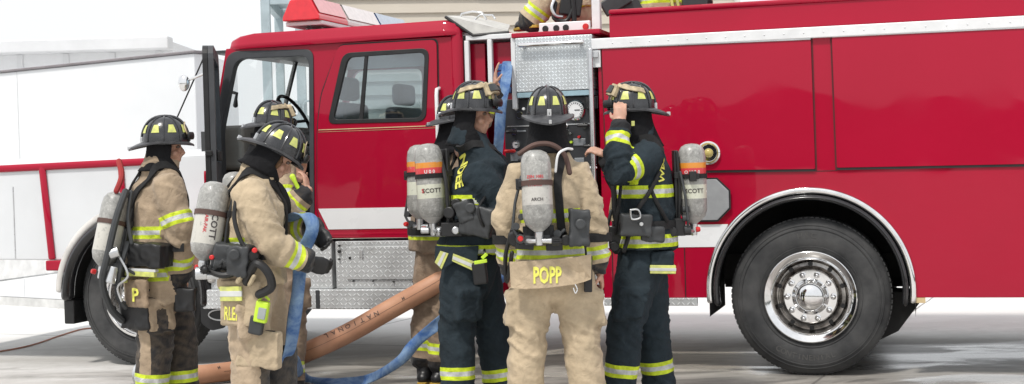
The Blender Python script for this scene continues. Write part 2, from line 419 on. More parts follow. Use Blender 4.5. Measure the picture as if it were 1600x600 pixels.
DOME = (.109, .137, .148)
def dome(az, el, o=0.0):
    c = max(0, math.cos(el)) ** .8; s = math.sin(el)
    return Vector((math.sin(az) * (DOME[0] + o) * c, math.cos(az) * (DOME[1] + o) * c, (DOME[2] + o) * s))
def make_helmet(person, HM, par, goggles=True, shield=LEATH, strapc=LEATH, clutter=False):
    bm = B(); n = 48; m = 12; rings = []
    for j in range(m + 1):
        el = R(90) * j / m
        if j == m: rings.append([bm.verts.new(dome(0, R(90)))]); continue
        rings.append([bm.verts.new(dome(2 * math.pi * k / n, el)) for k in range(n)])
    low = [bm.verts.new(dome(2 * math.pi * k / n, 0) + Vector((0, 0, -.025))) for k in range(n)]
    allr = [low] + rings
    for a, b in zip(allr, allr[1:]):
        for k in range(n):
            if len(b) == 1: bm.faces.new((a[k], a[(k + 1) % n], b[0]))
            else: bm.faces.new((a[k], a[(k + 1) % n], b[(k + 1) % n], b[k]))
    for k in range(8):
        az = 2 * math.pi * (k) / 8
        if k == 0: continue
        tube(bm, [dome(az, R(e), .002) for e in range(0, 86, 9)], [.0055] * 10, n=6)
    tube(bm, [dome(0, R(e), .005) for e in range(0, 90, 9)] + [dome(math.pi, R(e), .005) for e in range(90, -1, -9)], .009, n=8)
    bm.transform(HM); hel = fin('helmet', bm, HELM, par, world=True, smooth=True)
    # brim
    bm = B(); top = []; bot = []
    for ring_i in range(7):
        f = ring_i / 6; tr = []; br = []
        for k in range(64):
            az = 2 * math.pi * k / 64; cz = math.cos(az)
            outer = Vector((math.sin(az) * .148, cz * (.172 if cz > 0 else .222), 0))
            inner = Vector((math.sin(az) * .100, cz * .127, 0))
            p = inner.lerp(outer, f)
            droop = -.012 * f - (.030 * f ** 1.6 * max(0, -cz) ** 1.5) - .010 * f * max(0, cz) + .010 * abs(math.sin(az)) * f ** 2
            if ring_i == 6: droop += -.004
            p.z = droop - .002; tr.append(bm.verts.new(p)); br.append(bm.verts.new(p + Vector((0, 0, -.007 if ring_i < 5 else -.010))))
        top.append(tr); bot.append(br)
    for rs, fl in ((top, 0), (bot, 1)):
        for a, b in zip(rs, rs[1:]):
            for k in range(64): bm.faces.new((a[k], a[(k + 1) % 64], b[(k + 1) % 64], b[k]))
    for k in range(64):
        k2 = (k + 1) % 64; bm.faces.new((top[-1][k], top[-1][k2], bot[-1][k2], bot[-1][k])); bm.faces.new((top[0][k], top[0][k2], bot[0][k2], bot[0][k]))
    bm.transform(HM); fin('brim', bm, BRIMM, hel, world=True, smooth=True)
    # reflective trapezoids between ridges
    for k in range(8):
        a0 = 2 * math.pi * (k + .5) / 8; bm = B(); g = []
        for j in range(5):
            el = R(19 + 21 * j / 4); hw = R(11.5 - 4.2 * j / 4)
            g.append([bm.verts.new(dome(a0 + hw * (i / 3 * 2 - 1), el, .0035)) for i in range(4)])
        for a, b in zip(g, g[1:]):
            for i in range(3): bm.faces.new((a[i], a[i + 1], b[i + 1], b[i]))
        bm.transform(HM); fin('reflective_patch', bm, LIMEM, hel, world=True, smooth=True)
    # rear/side hardware
    for bb in ((-.012, .012, -.150, -.134, -.012, .028), (-.008, .008, -.228, -.205, -.050, -.028)):
        bm = B(); box(bm, *bb); bm.transform(HM); fin('brim_clip', bm, ALU, hel, world=True, bevel=.003)
    # front shield
    bm = B(); sh = [(-.04, .02), (-.045, .06), (-.03, .095), (0, .118), (.03, .095), (.045, .06), (.04, .02)]
    a = [bm.verts.new((x, .150 - abs(x) * .35 - (z - .03) * .40, z)) for x, z in sh]; b = [bm.verts.new((x, .156 - abs(x) * .35 - (z - .03) * .40, z)) for x, z in sh]
    bm.faces.new(a); bm.faces.new(b[::-1])
    for i in range(7): bm.faces.new((a[i], a[(i + 1) % 7], b[(i + 1) % 7], b[i]))
    bm.transform(HM); fin('front_shield', bm, shield, hel, world=True, bevel=.002)
    if goggles:
        bm = B(); pts = [Vector((math.sin(R(a)) * .125, math.cos(R(a)) * .165, .028)) for a in range(-38, 39, 11)]
        tube(bm, pts, (.010, .024), n=10, side=(0, 0, 0.01) if False else None)
        bm.transform(HM); fin('goggles', bm, BLACK, hel, world=True, smooth=True)
        bm = B(); pts = [dome(R(a), R(12 + 6 * math.cos(R(a))), .008) for a in range(50, 311, 10)]
        tube(bm, pts, [(.003, .011)] * len(pts), n=8, side=(0, 0, 1)) if False else tube(bm, pts, .006, n=8)
        bm.free()
    if clutter:
        def patch(a0, a1, ef, wd, o0, o1, nm, mm, n=18, wv=0):
            bm = B(); g = []
            for i in range(n + 1):
                az = a0 + (a1 - a0) * i / n; el = ef(az); w = wd * (1 + wv * noise.noise(Vector((i * .6, wd * 50, 0))))
                g.append([bm.verts.new(dome(R(az), R(el - w), o0)), bm.verts.new(dome(R(az), R(el - w), o1)), bm.verts.new(dome(R(az), R(el + w), o1 + wv * .006 * math.sin(i * 1.7))), bm.verts.new(dome(R(az), R(el + w), o0))])
            for a, b in zip(g, g[1:]):
                for k in range(4): bm.faces.new((a[k], a[(k + 1) % 4], b[(k + 1) % 4], b[k]))
            bm.faces.new(g[0]); bm.faces.new(g[-1][::-1]); bm.transform(HM); fin(nm, bm, mm, hel, world=True, bevel=.002, smooth=True)
        patch(-125, 125, lambda a: 46 + 14 * math.cos(R(a)), 7, .006, .014, 'folded_strap', strapc, wv=.8)
        patch(-44, 44, lambda a: 36 + 6 * math.cos(R(a * 2)), 13, .010, .036, 'face_shield', strapc, n=12, wv=.3)
        patch(-34, 34, lambda a: 36 + 5 * math.cos(R(a * 2)), 8, .034, .042, 'shield_lens', DGREY, n=12)
    return hel

def ribbon(bm, pts, nrms, w, th=.006):
    prev = None; L = len(pts)
    for i in range(L):
        t = (pts[min(L - 1, i + 1)] - pts[max(0, i - 1)]).normalized(); s = nrms[i].cross(t).normalized(); n = nrms[i]
        ring = [bm.verts.new(pts[i] + s * w / 2 + n * th), bm.verts.new(pts[i] - s * w / 2 + n * th), bm.verts.new(pts[i] - s * w / 2 - n * .004), bm.verts.new(pts[i] + s * w / 2 - n * .004)]
        if prev:
            for k in range(4): bm.faces.new((prev[k], prev[(k + 1) % 4], ring[(k + 1) % 4], ring[k]))
        else: bm.faces.new(ring)
        prev = ring
    bm.faces.new(prev[::-1])
def snap_path(bvh, ctrl, off=.008, n=24):
    """smooth the control polyline, push each point onto the nearest garment surface"""
    P = []
    L = len(ctrl)
    for k in range(n + 1):
        u = k / n * (L - 1); i = min(L - 2, int(u)); f = u - i
        p0 = ctrl[max(0, i - 1)]; p1 = ctrl[i]; p2 = ctrl[i + 1]; p3 = ctrl[min(L - 1, i + 2)]
        P.append(.5 * ((2 * p1) + (p2 - p0) * f + (2 * p0 - 5 * p1 + 4 * p2 - p3) * f * f + (3 * p1 - p0 - 3 * p2 + p3) * f ** 3))
    if bvh is None: return P, None
    pts, nr = [], []
    for p in P:
        h, nn, _, _ = bvh.find_nearest(p); pts.append(h + nn * off); nr.append(nn)
    # relax
    for _ in range(2):
        pts = [pts[0]] + [(pts[i - 1] + pts[i] * 2 + pts[i + 1]) / 4 for i in range(1, len(pts) - 1)] + [pts[-1]]
        nr = [nr[0]] + [((nr[i - 1] + nr[i] * 2 + nr[i + 1]) / 4).normalized() for i in range(1, len(nr) - 1)] + [nr[-1]]
    return pts, nr
def spline(ctrl, n=40): return snap_path(None, [Vector(c) for c in ctrl], n=n)[0]

def decal(s, p, ang, size, bvh, name, m, parent, offp=.005, squash=1.0, spacing=1.0, bold=.02):
    """lettering laid on the surface where p=(px,py) meets it"""
    h, nn, _, _ = bvh.ray_cast(EYE, ray(*p).normalized())
    if h is None: print('DECAL MISS', s, p); return None
    acc = Vector((0, 0, 0))
    for dx in (-12, 0, 12):
        for dy in (-12, 0, 12):
            r = bvh.ray_cast(EYE, ray(p[0] + dx, p[1] + dy).normalized())
            if r[0] is not None and (r[0] - h).length < .15: acc += r[1]
    n = acc.normalized()
    rt = CR * math.cos(R(ang)) + CU * math.sin(R(ang)); rt = (rt - n * rt.dot(n)).normalized(); up = n.cross(rt)
    bm = textmesh(s, size, bold, spacing)
    for v in bm.verts:
        q = h + rt * v.co.x * squash + up * v.co.y
        own, ds = None, []
        for a_, b_ in ((0, 0), (.028, 0), (-.028, 0), (0, .028), (0, -.028), (.014, .014), (-.014, -.014)):
            g = bvh.ray_cast(q + rt * a_ + up * b_ + n * .12, -n)
            if g[0] is not None:
                hh = (g[0] - q).dot(n)
                if abs(hh) < .08: ds.append(hh)
                if own is None: own = hh
        m_ = sum(ds) / len(ds) if ds else 0
        v.co = q + n * (max(m_, own if own is not None and abs(own) < .08 else -9) + offp)
    return fin(name, bm, m, parent, world=True, recalc=False)

def tank_geo(bm, r, L):
    prof = [(0, 0), (.018, .0), (.022, .012), (r * .55, .03), (r * .85, .055), (r, .095), (r, L - .085), (r * .93, L - .045), (r * .74, L - .018), (r * .42, L - .004), (0, L)]
    lathe(bm, prof, 36)

def air_pack(person, bot, top, fd, r, tmat, jb, J, style, label_text=None, straps=True, belt=True, back=(1, 1)):
    """bot/top: ends of the bottle, fd: direction from bottle towards the wearer's back"""
    ax = (top - bot); L = ax.length; ax.normalize(); fd = (fd - ax * fd.dot(ax)).normalized(); sd = ax.cross(fd).normalized()
    M = Matrix(((sd.x, ax.x, fd.x, bot.x), (sd.y, ax.y, fd.y, bot.y), (sd.z, ax.z, fd.z, bot.z), (0, 0, 0, 1)))   # local: x side, y along the bottle, z to the back
    # frame
    bm = B()
    zb = r + .012
    box(bm, -.055, .055, .02, L * .92, zb, zb + .018); box(bm, -.085, .085, -.03, .05, zb - .01, zb + .035)
    for s in (-1, 1):
        tube(bm, [Vector((s * .06, .0, zb)), Vector((s * .062, L * .5, zb - .01)), Vector((s * .05, L * .9, zb))], .011, n=8)
    box(bm, -.07, .07, L * .58, L * .66, zb - .02, zb + .02)
    bm.transform(M); frame = fin('air_pack', bm, BLACK, person, world=True, bevel=.004)
    # bottle
    bm = B(); tank_geo(bm, r, L); me = bpy.data.meshes.new('air_bottle'); bmesh.ops.recalc_face_normals(bm, faces=bm.faces[:]); bm.to_mesh(me); bm.free()
    a = me.attributes.new('tz', 'FLOAT', 'POINT'); a.data.foreach_set('value', [v.co.y / L for v in me.vertices])
    me.transform(M); tb = bvh_of(me)
    o = link('air_bottle', me, tmat, frame, world=True, smooth=True)
    # band strap around bottle
    bm = B(); y = L * .60
    lathe(bm, [(r + .002, y - .014), (r + .006, y - .014), (r + .006, y + .014), (r + .002, y + .014)], 36, closed=True)
    bm.transform(M); fin('bottle_band', bm, BRSTR if style != 'bands' else STRAP, frame, world=True, smooth=True)
    bm = B(); box(bm, r * .55, r + .03, y - .03, y + .03, -.012, .03); box(bm, r * .3, r + .016, y - .018, y + .018, -.03, -.01)
    bm.transform(M); fin('bottle_latch', bm, BLACK, frame, world=True, bevel=.004)
    # valve
    bm = B(); lathe(bm, [(0, -.06), (.017, -.06), (.02, -.05), (.02, -.02), (.024, -.015), (.024, .01), (0, .01)], 20)
    tube(bm, [Vector((0, -.035, 0)), Vector((-.05, -.037, .0)), Vector((-.075, -.04, .0))], [.013, .015, .017], n=12)
    tube(bm, [Vector((0, -.035, 0)), Vector((.045, -.035, .02)), Vector((.07, -.03, .05))], [.012, .013, .016], n=12)
    bm.transform(M); fin('valve', bm, ALU, frame, world=True, smooth=True)
    bm = B()
    for k in range(12):
        a = k / 12 * 2 * math.pi; tube(bm, [Vector((-.075, -.04 + .02 * math.cos(a), .02 * math.sin(a))), Vector((-.105, -.04 + .02 * math.cos(a), .02 * math.sin(a)))], .006, n=6)
    tube(bm, [Vector((-.075, -.04, 0)), Vector((-.105, -.04, 0))], .019, n=12)
    bm.transform(M); fin('valve_knob', bm, BLACK, frame, world=True, smooth=True)
    # reducer and gauges
    bm = B(); box(bm, -.06, .075, -.055, -.005, .03, .09)
    for (x, yy, z, rr) in ((.10, -.02, .05, .026), (-.10, .0, .06, .022), (.12, .05, .06, .02), (.09, .10, .055, .018)):
        lathe(bm, [(0, -.02), (rr, -.02), (rr, .02), (0, .02)], 16, M=Matrix.Translation((x, yy, z)) @ Matrix.Rotation(R(90), 4, 'X'))
    tube(bm, [Vector((.10, -.03, .05)), Vector((.14, .04, .05)), Vector((.12, .18, .06)), Vector((.08, .32, .08))], .009, n=8)
    tube(bm, [Vector((-.08, -.03, .05)), Vector((-.14, .02, .08)), Vector((-.15, .0, .14))], .010, n=8)
    bm.transform(M); fin('regulator', bm, DGREY, frame, world=True, bevel=.004)
    bm = B(); lathe(bm, [(0, -.045), (.012, -.045), (.016, -.035), (.016, -.02), (0, -.02)], 14, M=Matrix.Translation((.10, -.02, .02)) @ Matrix.Rotation(R(90), 4, 'X'))
    bm.transform(M); fin('red_button', bm, REDP, frame, world=True, smooth=True)
    if label_text:
        for (s, yy, ang, size, mm) in label_text:
            bmt = textmesh(s, size, .02)
            # wrap on bottle: ang about the axis towards camera, 'v' texts run along the bottle
            vert = False
            if isinstance(ang, tuple): ang, vert = ang
            tocam = (EYE - (bot + ax * (L * .5))); tocam = (tocam - ax * tocam.dot(ax)).normalized()
            tocam = Matrix.Rotation(R(ang), 3, ax) @ tocam; rgt = ax.cross(tocam).normalized()
            c = bot + ax * (L * yy)
            for v in bmt.verts:
                u, w = (v.co.x, v.co.y)
                if vert == 1: u, w = (v.co.y, -v.co.x)
                if vert == 2: u, w = (-v.co.y, v.co.x)
                th = u / r; v.co = c + ax * w + (tocam * math.cos(th) + rgt * math.sin(th)) * (r + .002)
            fin('bottle_lettering', bmt, mm, frame, world=True, recalc=False)
    f = J['f']; s = J['s']
    if straps:
        for sg, A in ((-1, J['shL']), (1, J['shR'])):
            nk = J['neck']; a = nk.lerp(A, .50)
            ctrl = [J['waist'] - f * .2 + s * sg * .06, J['chest'] - f * .22 + s * sg * .045, a - f * .13 + Vector((0, 0, .0)), a + Vector((0, 0, .07)), a + f * .15 - Vector((0, 0, .06)), J['chest'] + f * .22 + s * sg * .10, J['waist'] + f * .2 + s * sg * .12]
            if not back[(sg + 1) // 2]: ctrl = ctrl[2:]
            pts, nr = snap_path(jb, ctrl, .010, 30); bm = B(); ribbon(bm, pts, nr, .044, .008)
            fin('shoulder_strap', bm, STRAP, person, world=True, smooth=True)
    if belt:
        c = J['waist'] + Vector((0, 0, .0)); pts, nr = [], []
        up = (J['chest'] - J['waist']).normalized()
        for k in range(49):
            a = k / 48 * 2 * math.pi; d = s * math.cos(a) + f * math.sin(a); g = jb.ray_cast(c + d * .03, d)
            if g[0] is None or (g[0] - c).length > .34: pts.append(c + d * .24)
            else: pts.append(g[0] + d * .008)
            nr.append(d)
        bm = B(); ribbon(bm, pts, nr, .05, .008); fin('waist_belt', bm, STRAP, person, world=True, smooth=True)
    return frame, tb, M

def person_make(key, headpx, D, yaw, label, jmat, tmat, st_arm, st_tor, over=None, head=(0, 0, 0), k=None, hands=None, st_leg=(.10,), gloves=None, torso_w=1.0,
                group=None, hood=True, helmet_kw=None, pockets=True, seed=0, dkfun=None, hemdrop=0.0, face=True, base_z=0.0, hood_gap=50, hood_len=.20, hood_flare=.05, sleeve=(1, 1), hair=False, bulk=1.0):
    hp = W(headpx[0], headpx[1], D); yw = R(yaw)
    f = Vector((-math.sin(yw), math.cos(yw), 0)); s = Vector((math.cos(yw), math.sin(yw), 0)); Z = Vector((0, 0, 1))
    kk = k if k else (hp.z - base_z) / 1.66
    base = Vector((hp.x, hp.y, base_z)) - f * .02
    def L(x, y, z): return base + s * x * kk + f * y * kk + Z * z * kk
    J = dict(head=hp, neck=L(0, -.015, 1.51), chest=L(0, 0, 1.31), waist=L(0, 0, 1.05), hem=L(0, 0, .82 - hemdrop),
             shL=L(-.185, 0, 1.435), shR=L(.185, 0, 1.435), elL=L(-.275, -.02, 1.16), elR=L(.275, -.02, 1.16), wrL=L(-.27, .10, .93), wrR=L(.27, .10, .93),
             hipL=L(-.10, 0, .90), hipR=L(.10, 0, .90), knL=L(-.125, .03, .50), knR=L(.125, .03, .50), anL=L(-.14, -.01, .10), anR=L(.14, -.01, .10))
    for a, b in (over or {}).items():
        if len(b) == 3: J[a] = W(b[0], b[1], D + b[2])
        else: J[a] = L(*b[1:])
    J['f'] = f; J['s'] = s
    root = empty('person', (base.x, base.y, base_z), yw, label, 'firefighter', group)
    # -------- jacket
    bm = B(); c = torso_w
    shm = (J['shL'] + J['shR']) / 2
    ribs = [(J['hem'], (.240 * c, .180)), (J['hem'].lerp(J['waist'], .5), (.232 * c, .175)), (J['waist'], (.222 * c, .168)), (J['waist'].lerp(J['chest'], .5), (.228 * c, .168)),
            (J['chest'], (.230 * c, .165)), (J['chest'].lerp(shm, .6), (.215 * c, .150)), (shm + Z * .01, (.180 * c, .115)), (shm.lerp(J['neck'], .6) + Z * .02, (.12, .095)), (J['neck'] + Z * .015, (.085, .088))]
    tube(bm, [p for p, _ in ribs], [(r[0] * bulk, r[1] * bulk) for _, r in ribs], n=28, side=s, cap='flat')
    hd = (J['head'] - J['neck']).normalized()
    tube(bm, [J['neck'] - hd * .04, J['neck'] + hd * .075], [(.105, .108), (.100, .104)], n=20, side=s, cap='flat')
    chains = []
    for a in 'LR':
        S, E_, Wr = J['sh' + a], J['el' + a], J['wr' + a]
        inn = S.lerp(J['chest'] + (shm - J['chest']) * .6, .35)
        tube(bm, [inn, S, S.lerp(E_, .45), E_, E_.lerp(Wr, .45), Wr], [.085, .098 * bulk, .090 * bulk, .083 * bulk, .079 * bulk, .067], n=18)
        chains.append(([S, E_, Wr], .085))
        tube(bm, [Wr, Wr + (Wr - E_).normalized() * .012], [.062, .058], n=16, cap='flat')
    me = remesh(bm, .0125, 7)
    axis = [shm, J['chest'], J['waist'], J['hem']]
    folds(me, chains, .20, .0145, st_arm, st_tor, axis, seed=seed, tamp=.016, dkfun=dkfun)
    jb = bvh_of(me)
    jo = link('jacket', me, jmat, root, world=True)
    # -------- trousers
    bm = B(); hm = (J['hipL'] + J['hipR']) / 2
    up = (J['waist'] - hm).normalized()
    tube(bm, [hm - up * .06, hm + up * .02, hm + up * .12], [(.17, .13), (.195, .150), (.19, .145)], n=24, side=s)
    lch = []
    for a in 'LR':
        H, K_, A_ = J['hip' + a], J['kn' + a], J['an' + a]
        tube(bm, [H + up * .03, H.lerp(K_, .3), H.lerp(K_, .7), K_, K_.lerp(A_, .4), K_.lerp(A_, .8), A_ + (K_ - A_).normalized() * .02], [.125, .128, .115, .108, .106, .102, .105], n=18, cap='round')
        lch.append(([H, K_, A_], .11))
        if pockets:
            o = s * (-1 if a == 'L' else 1); cP = H.lerp(K_, .55) + o * .105; ax = (K_ - H).normalized()
            MM = Matrix(((o.x, f.x, -ax.x, cP.x), (o.y, f.y, -ax.y, cP.y), (o.z, f.z, -ax.z, cP.z), (0, 0, 0, 1)))
            box(bm, -.05, .040, -.085, .085, -.10, .09, M=MM); box(bm, -.05, .052, -.092, .092, .05, .10, M=MM)
    me = remesh(bm, .0125, 5)
    folds(me, lch, .16, .0115, st_leg, (), [J['waist'], hm], seed=seed + 11, tamp=.013, dkfun=dkfun)
    tbv = bvh_of(me); to = link('trousers', me, tmat, root, world=True)
    # -------- boots
    for a in 'LR':
        A_ = J['an' + a]; K_ = J['kn' + a]; ud = (K_ - A_).normalized(); upr = ud.z > .75
        ff = (f + s * (.2 if a == 'R' else -.2)).normalized() if upr else (f - ud * f.dot(ud)).normalized(); dn = -Z if upr else -ud
        bm = B(); g = A_ + dn * .06 if upr else A_ + dn * .06
        if upr: g.z = base_z + .045
        tube(bm, [A_ + ud * .12, A_ + ud * .02, g - ff * .01], [.075, .068, (.055, .06)], n=16)
        tube(bm, [g - ff * .06, g, g + ff * .08 - dn * .004, g + ff * .15 + dn * .004, g + ff * .185 + dn * .008], [(.045, .042), (.048, .05), (.052, .045), (.052, .038), (.04, .03)], n=16, side=s if upr else ff.cross(dn))
        m2 = remesh(bm, .011, 4); b_ = link('boot', m2, BOOT, root, world=True)
        bm = B(); g2 = g + dn * .036; sx = ff.cross(dn).normalized(); vs = []
        out = [(-.10, .03), (-.11, .0), (-.10, -.03), (-.02, -.045), (.10, -.056), (.18, -.050), (.225, -.02), (.225, .02), (.18, .050), (.10, .056), (-.02, .045)]
        lo = [bm.verts.new(g2 + ff * x + sx * y + dn * .0085) for x, y in out]; hi = [bm.verts.new(g2 + ff * x + sx * y - dn * .012) for x, y in out]
        bm.faces.new(lo); bm.faces.new(hi[::-1])
        for i in range(len(out)): bm.faces.new((lo[i], lo[(i + 1) % 11], hi[(i + 1) % 11], hi[i]))
        fin('sole', bm, SOLE, b_, world=True, bevel=.003)
    # -------- head frame
    hyw, hpt, hrl = head
    HR = Matrix.Rotation(yw + R(hyw), 4, 'Z') @ Matrix.Rotation(R(-hpt), 4, 'X') @ Matrix.Rotation(R(hrl), 4, 'Y')
    HMh = Tr(J['head']) @ HR
    # -------- body: one continuous skin
    bm = B()
    tube(bm, [hm - Z * .06, hm, J['waist'], J['chest'], shm, J['neck']], [(.13, .09), (.14, .10), (.13, .09), (.145, .10), (.11, .07), (.055, .055)], n=16, side=s)
    hc = J['head']; tube(bm, [J['neck'] - hd * .05, J['neck'], hc - hd * .04 - (HR @ Vector((0, .02, 0))) * 1], [.06, .055, .052], n=14)
    for a in 'LR':
        S, E_, Wr = J['sh' + a], J['el' + a], J['wr' + a]
        tube(bm, [S.lerp(shm, .4), S, S.lerp(E_, .5), E_, E_.lerp(Wr, .3), Wr], [.05, .055, .046, .038, .037, .026], n=12)
        H, K_, A_ = J['hip' + a], J['kn' + a], J['an' + a]
        tube(bm, [H, H.lerp(K_, .3), K_, K_.lerp(A_, .35), A_], [.085, .08, .055, .052, .036], n=12)
        g = A_ - (K_ - A_).normalized() * .04; tube(bm, [g, g + f * .06, g + f * .12], [.035, .035, .025], n=10)
    HB = B()
    ball(HB, (0, -.008, .035), (.073, .092, .085)); ball(HB, (0, .012, -.035), (.060, .072, .075)); ball(HB, (0, .045, -.085), (.036, .036, .030))
    tube(HB, [Vector((0, .082, .015)), Vector((0, .098, -.008)), Vector((0, .108, -.026)), Vector((0, .092, -.036))], [.010, .012, .014, .014], n=8)
    tube(HB, [Vector((-.045, .068, .03)), Vector((0, .086, .034)), Vector((.045, .068, .03))], .012, n=8)
    tube(HB, [Vector((-.022, .078, -.056)), Vector((0, .086, -.055)), Vector((.022, .078, -.056))], .0075, n=8)
    tube(HB, [Vector((-.020, .076, -.069)), Vector((0, .084, -.069)), Vector((.020, .076, -.069))], .0085, n=8)
    for q in (-1, 1):
        ball(HB, (q * .073, -.01, -.005), (.012, .020, .032)); ball(HB, (q * .038, .055, -.03), (.026, .024, .026))
    HB.transform(HMh); tm = bpy.data.meshes.new('t'); HB.to_mesh(tm); HB.free(); bm.from_mesh(tm); bpy.data.meshes.remove(tm)
    hands = hands or {}
    for a in 'LR':
        E_, Wr = J['el' + a], J['wr' + a]; sp = hands.get(a, {}); d = sp.get('d') or (Wr - E_).normalized(); inw = (s * (1 if a == 'L' else -1))
        nrm = sp.get('n') or inw; th = 1 if a == 'L' else -1
        if sp.get('flip'): th = -th
        g_ = gloves and a in gloves
        if g_:
            gb = B(); hand(gb, Wr + (Wr - E_).normalized() * .035, d, nrm, th, sp.get('curl', .6), fat=1.35)
            tube(gb, [Wr - (Wr - E_).normalized() * .02, Wr + (Wr - E_).normalized() * .03], [.05, .045], n=14)
            gm = remesh(gb, .006, 2); link('glove', gm, BLACK if gloves[a] == 'k' else BRSTR, root, world=True)
        hand(bm, Wr + (Wr - E_).normalized() * .035, d, nrm, th, sp.get('curl', .5), fat=1.0 if not g_ else .8)
        if not g_: tube(bm, [Wr - (Wr - E_).normalized() * .03, Wr + (Wr - E_).normalized() * .05], [.03, .028], n=12)
    me = remesh(bm, .0068, 3); body = link('body', me, SKIN, root, world=True)
    if face:
        for q in (-1, 1):
            bm = B(); ball(bm, (q * .031, .0755, .012), (.0125, .0125, .0105)); bm.transform(HMh); fin('eye', bm, EYEM, root, world=True, smooth=True)
    # -------- helmet
    HM = HMh @ Tr((0, .0, .050)) @ Matrix.Rotation(R(0), 4, 'X')
    hel = make_helmet(root, HM, root, **(helmet_kw or {}))
    # -------- hood / neck drape
    if hood:
        bm = B(); rows = []
        NP = (HMh.inverted() @ J['neck'])
        for j in range(9):
            t = j / 8; z = .045 - (hood_len + .045) * t; row = []
            rx = .090 + hood_flare * t ** 1.6; ry = .105 + hood_flare * .8 * t ** 1.6
            c0 = Vector((0, 0, z)).lerp(Vector((NP.x, NP.y - .01, NP.z + (z + .15))), t * t)
            tt = max(0, (t - .5) / .5); gap = R(hood_gap) * (1 - tt) + R(14) * tt
            for i in range(33):
                az = gap + (2 * math.pi - 2 * gap) * i / 32
                w = 1 + .035 * noise.noise(Vector((math.sin(az) * 4, math.cos(az) * 4, t * 3 + seed)))
                row.append(bm.verts.new(c0 + Vector((math.sin(az) * rx * w, math.cos(az) * ry * w, 0))))
            rows.append(row)
        for a, b in zip(rows, rows[1:]):
            for i in range(32): bm.faces.new((a[i], a[i + 1], b[i + 1], b[i]))
        bm.transform(HMh); o = fin('hood', bm, HOODM, root, world=True, smooth=True, autos=False)
        md = o.modifiers.new('sol', 'SOLIDIFY'); md.thickness = .008; md.offset = 1
    if hair:
        bm = B(); ball(bm, (0, -.02, .0), (.082, .09, .085))
        for q in (-1, 1): tube(bm, [Vector((q * .072, .02, .03)), Vector((q * .078, .03, -.02)), Vector((q * .07, .025, -.06))], [.014, .016, .008], n=8)
        bm.transform(HMh); fin('hair', bm, HAIR, root, world=True, smooth=True)
    return dict(root=root, J=J, jb=jb, tb=tbv, HM=HM, HMh=HMh, base=base, L=L, helmet=hel, jacket=jo)
def gear(person, name, m, shapes, D, bevel=.004, smooth=False):
    """solid bits given as ('c', px,py,dy, r, len, dir) discs, ('b', px,py,dy, sx,sy,sz, rz, ry) boxes, ('t', [(px,py,dy)..], r) tubes"""
    soft = any(w in name for w in ('pouch', 'bag', 'pocket', 'tail_', 'name_flap', 'coat_tail', 'hanging'))
    last = None
    for q in shapes:
        bm = B()
        if q[0] == 'c':
            _, a, b, c, r, ln, d = q; M = axisM(W(a, b, D + c), d); lathe(bm, [(0, -ln / 2), (r * .9, -ln / 2), (r, -ln / 2 + ln * .15), (r, ln / 2), (0, ln / 2)], 18, M=M)
        elif q[0] == 'b':
            _, a, b, c, sx, sy, sz, rz, ry = q; M = Tr(W(a, b, D + c)) @ Matrix.Rotation(R(rz), 4, 'Z') @ Matrix.Rotation(R(ry), 4, 'Y'); box(bm, -sx / 2, sx / 2, -sy / 2, sy / 2, -sz / 2, sz / 2, M=M)
        else:
            pts = spline([W(a, b, D + c) for a, b, c in q[1]], 24); tube(bm, pts, q[2], n=8)
        nm = name
        if len(shapes) > 1: nm = {'c': 'knob', 't': 'air_hose' if 'regulator' in name or 'hose' in name or 'mask' in name else name, 'b': name}[q[0]]
        if soft and q[0] == 'b' and 'stripe' not in name:
            me = remesh(bm, .0085, 9 if 'pocket' in name else 4)
            for v in me.vertices:
                c_ = v.co; n_ = noise.noise(c_ * 9 + Vector((len(name), 0, 0))) * .012 + (1 - abs(noise.noise(c_ * 17)) * 3) * .004; v.co = c_ + v.normal * n_
            a_ = me.attributes.new('st', 'FLOAT', 'POINT'); a_.data.foreach_set('value', [9.0] * len(me.vertices))
            last = link(nm, me, m, person, world=True)
        else:
            last = fin(nm, bm, m, person, world=True, bevel=bevel if (not smooth and q[0] != 't') else 0, smooth=smooth or q[0] != 'b')
    return last

def panel(person, name, m, pts, D, dy, th=.012):
    """flat cloth piece hanging off a coat, outline given in view"""
    bm = B(); a = [bm.verts.new(W(x, y, D + dy + (d[0] if d else 0))) for x, y, *d in pts]; b = [bm.verts.new(v.co + Vector((0, th, 0))) for v in a]
    n = len(a); bm.faces.new(a); bm.faces.new(b[::-1])
    for i in range(n): bm.faces.new((a[i], a[(i + 1) % n], b[(i + 1) % n], b[i]))
    bmesh.ops.triangulate(bm, faces=[f for f in bm.faces if len(f.verts) > 4])
    return fin(name, bm, m, person, world=True, bevel=.003)
# ================================================================== THE TRUCK
truck = empty('fire_engine', (0, 10.1, 0), -TH, 'red fire engine with white stripe, open front cab door and big chrome rear wheel', 'fire engine')
INV[truck.name] = Matrix.Identity(4)     # everything below is authored in the truck's own frame (x to the rear, y across, z up)
TW = 2.40
def tp(name, bm, m, parent=None, **k): return fin(name, bm, m, parent or truck, **k)
def arc(cx, cz, r, a0, a1, n=40, rx=None): return [(cx + (rx or r) * math.cos(R(a0 + (a1 - a0) * i / n)), cz + r * math.sin(R(a0 + (a1 - a0) * i / n))) for i in range(n + 1)]

RWX, RWZ = TR(1265, 461); RWZ = .525
FWX = TR(214, 461)[0]; FWZ = .525
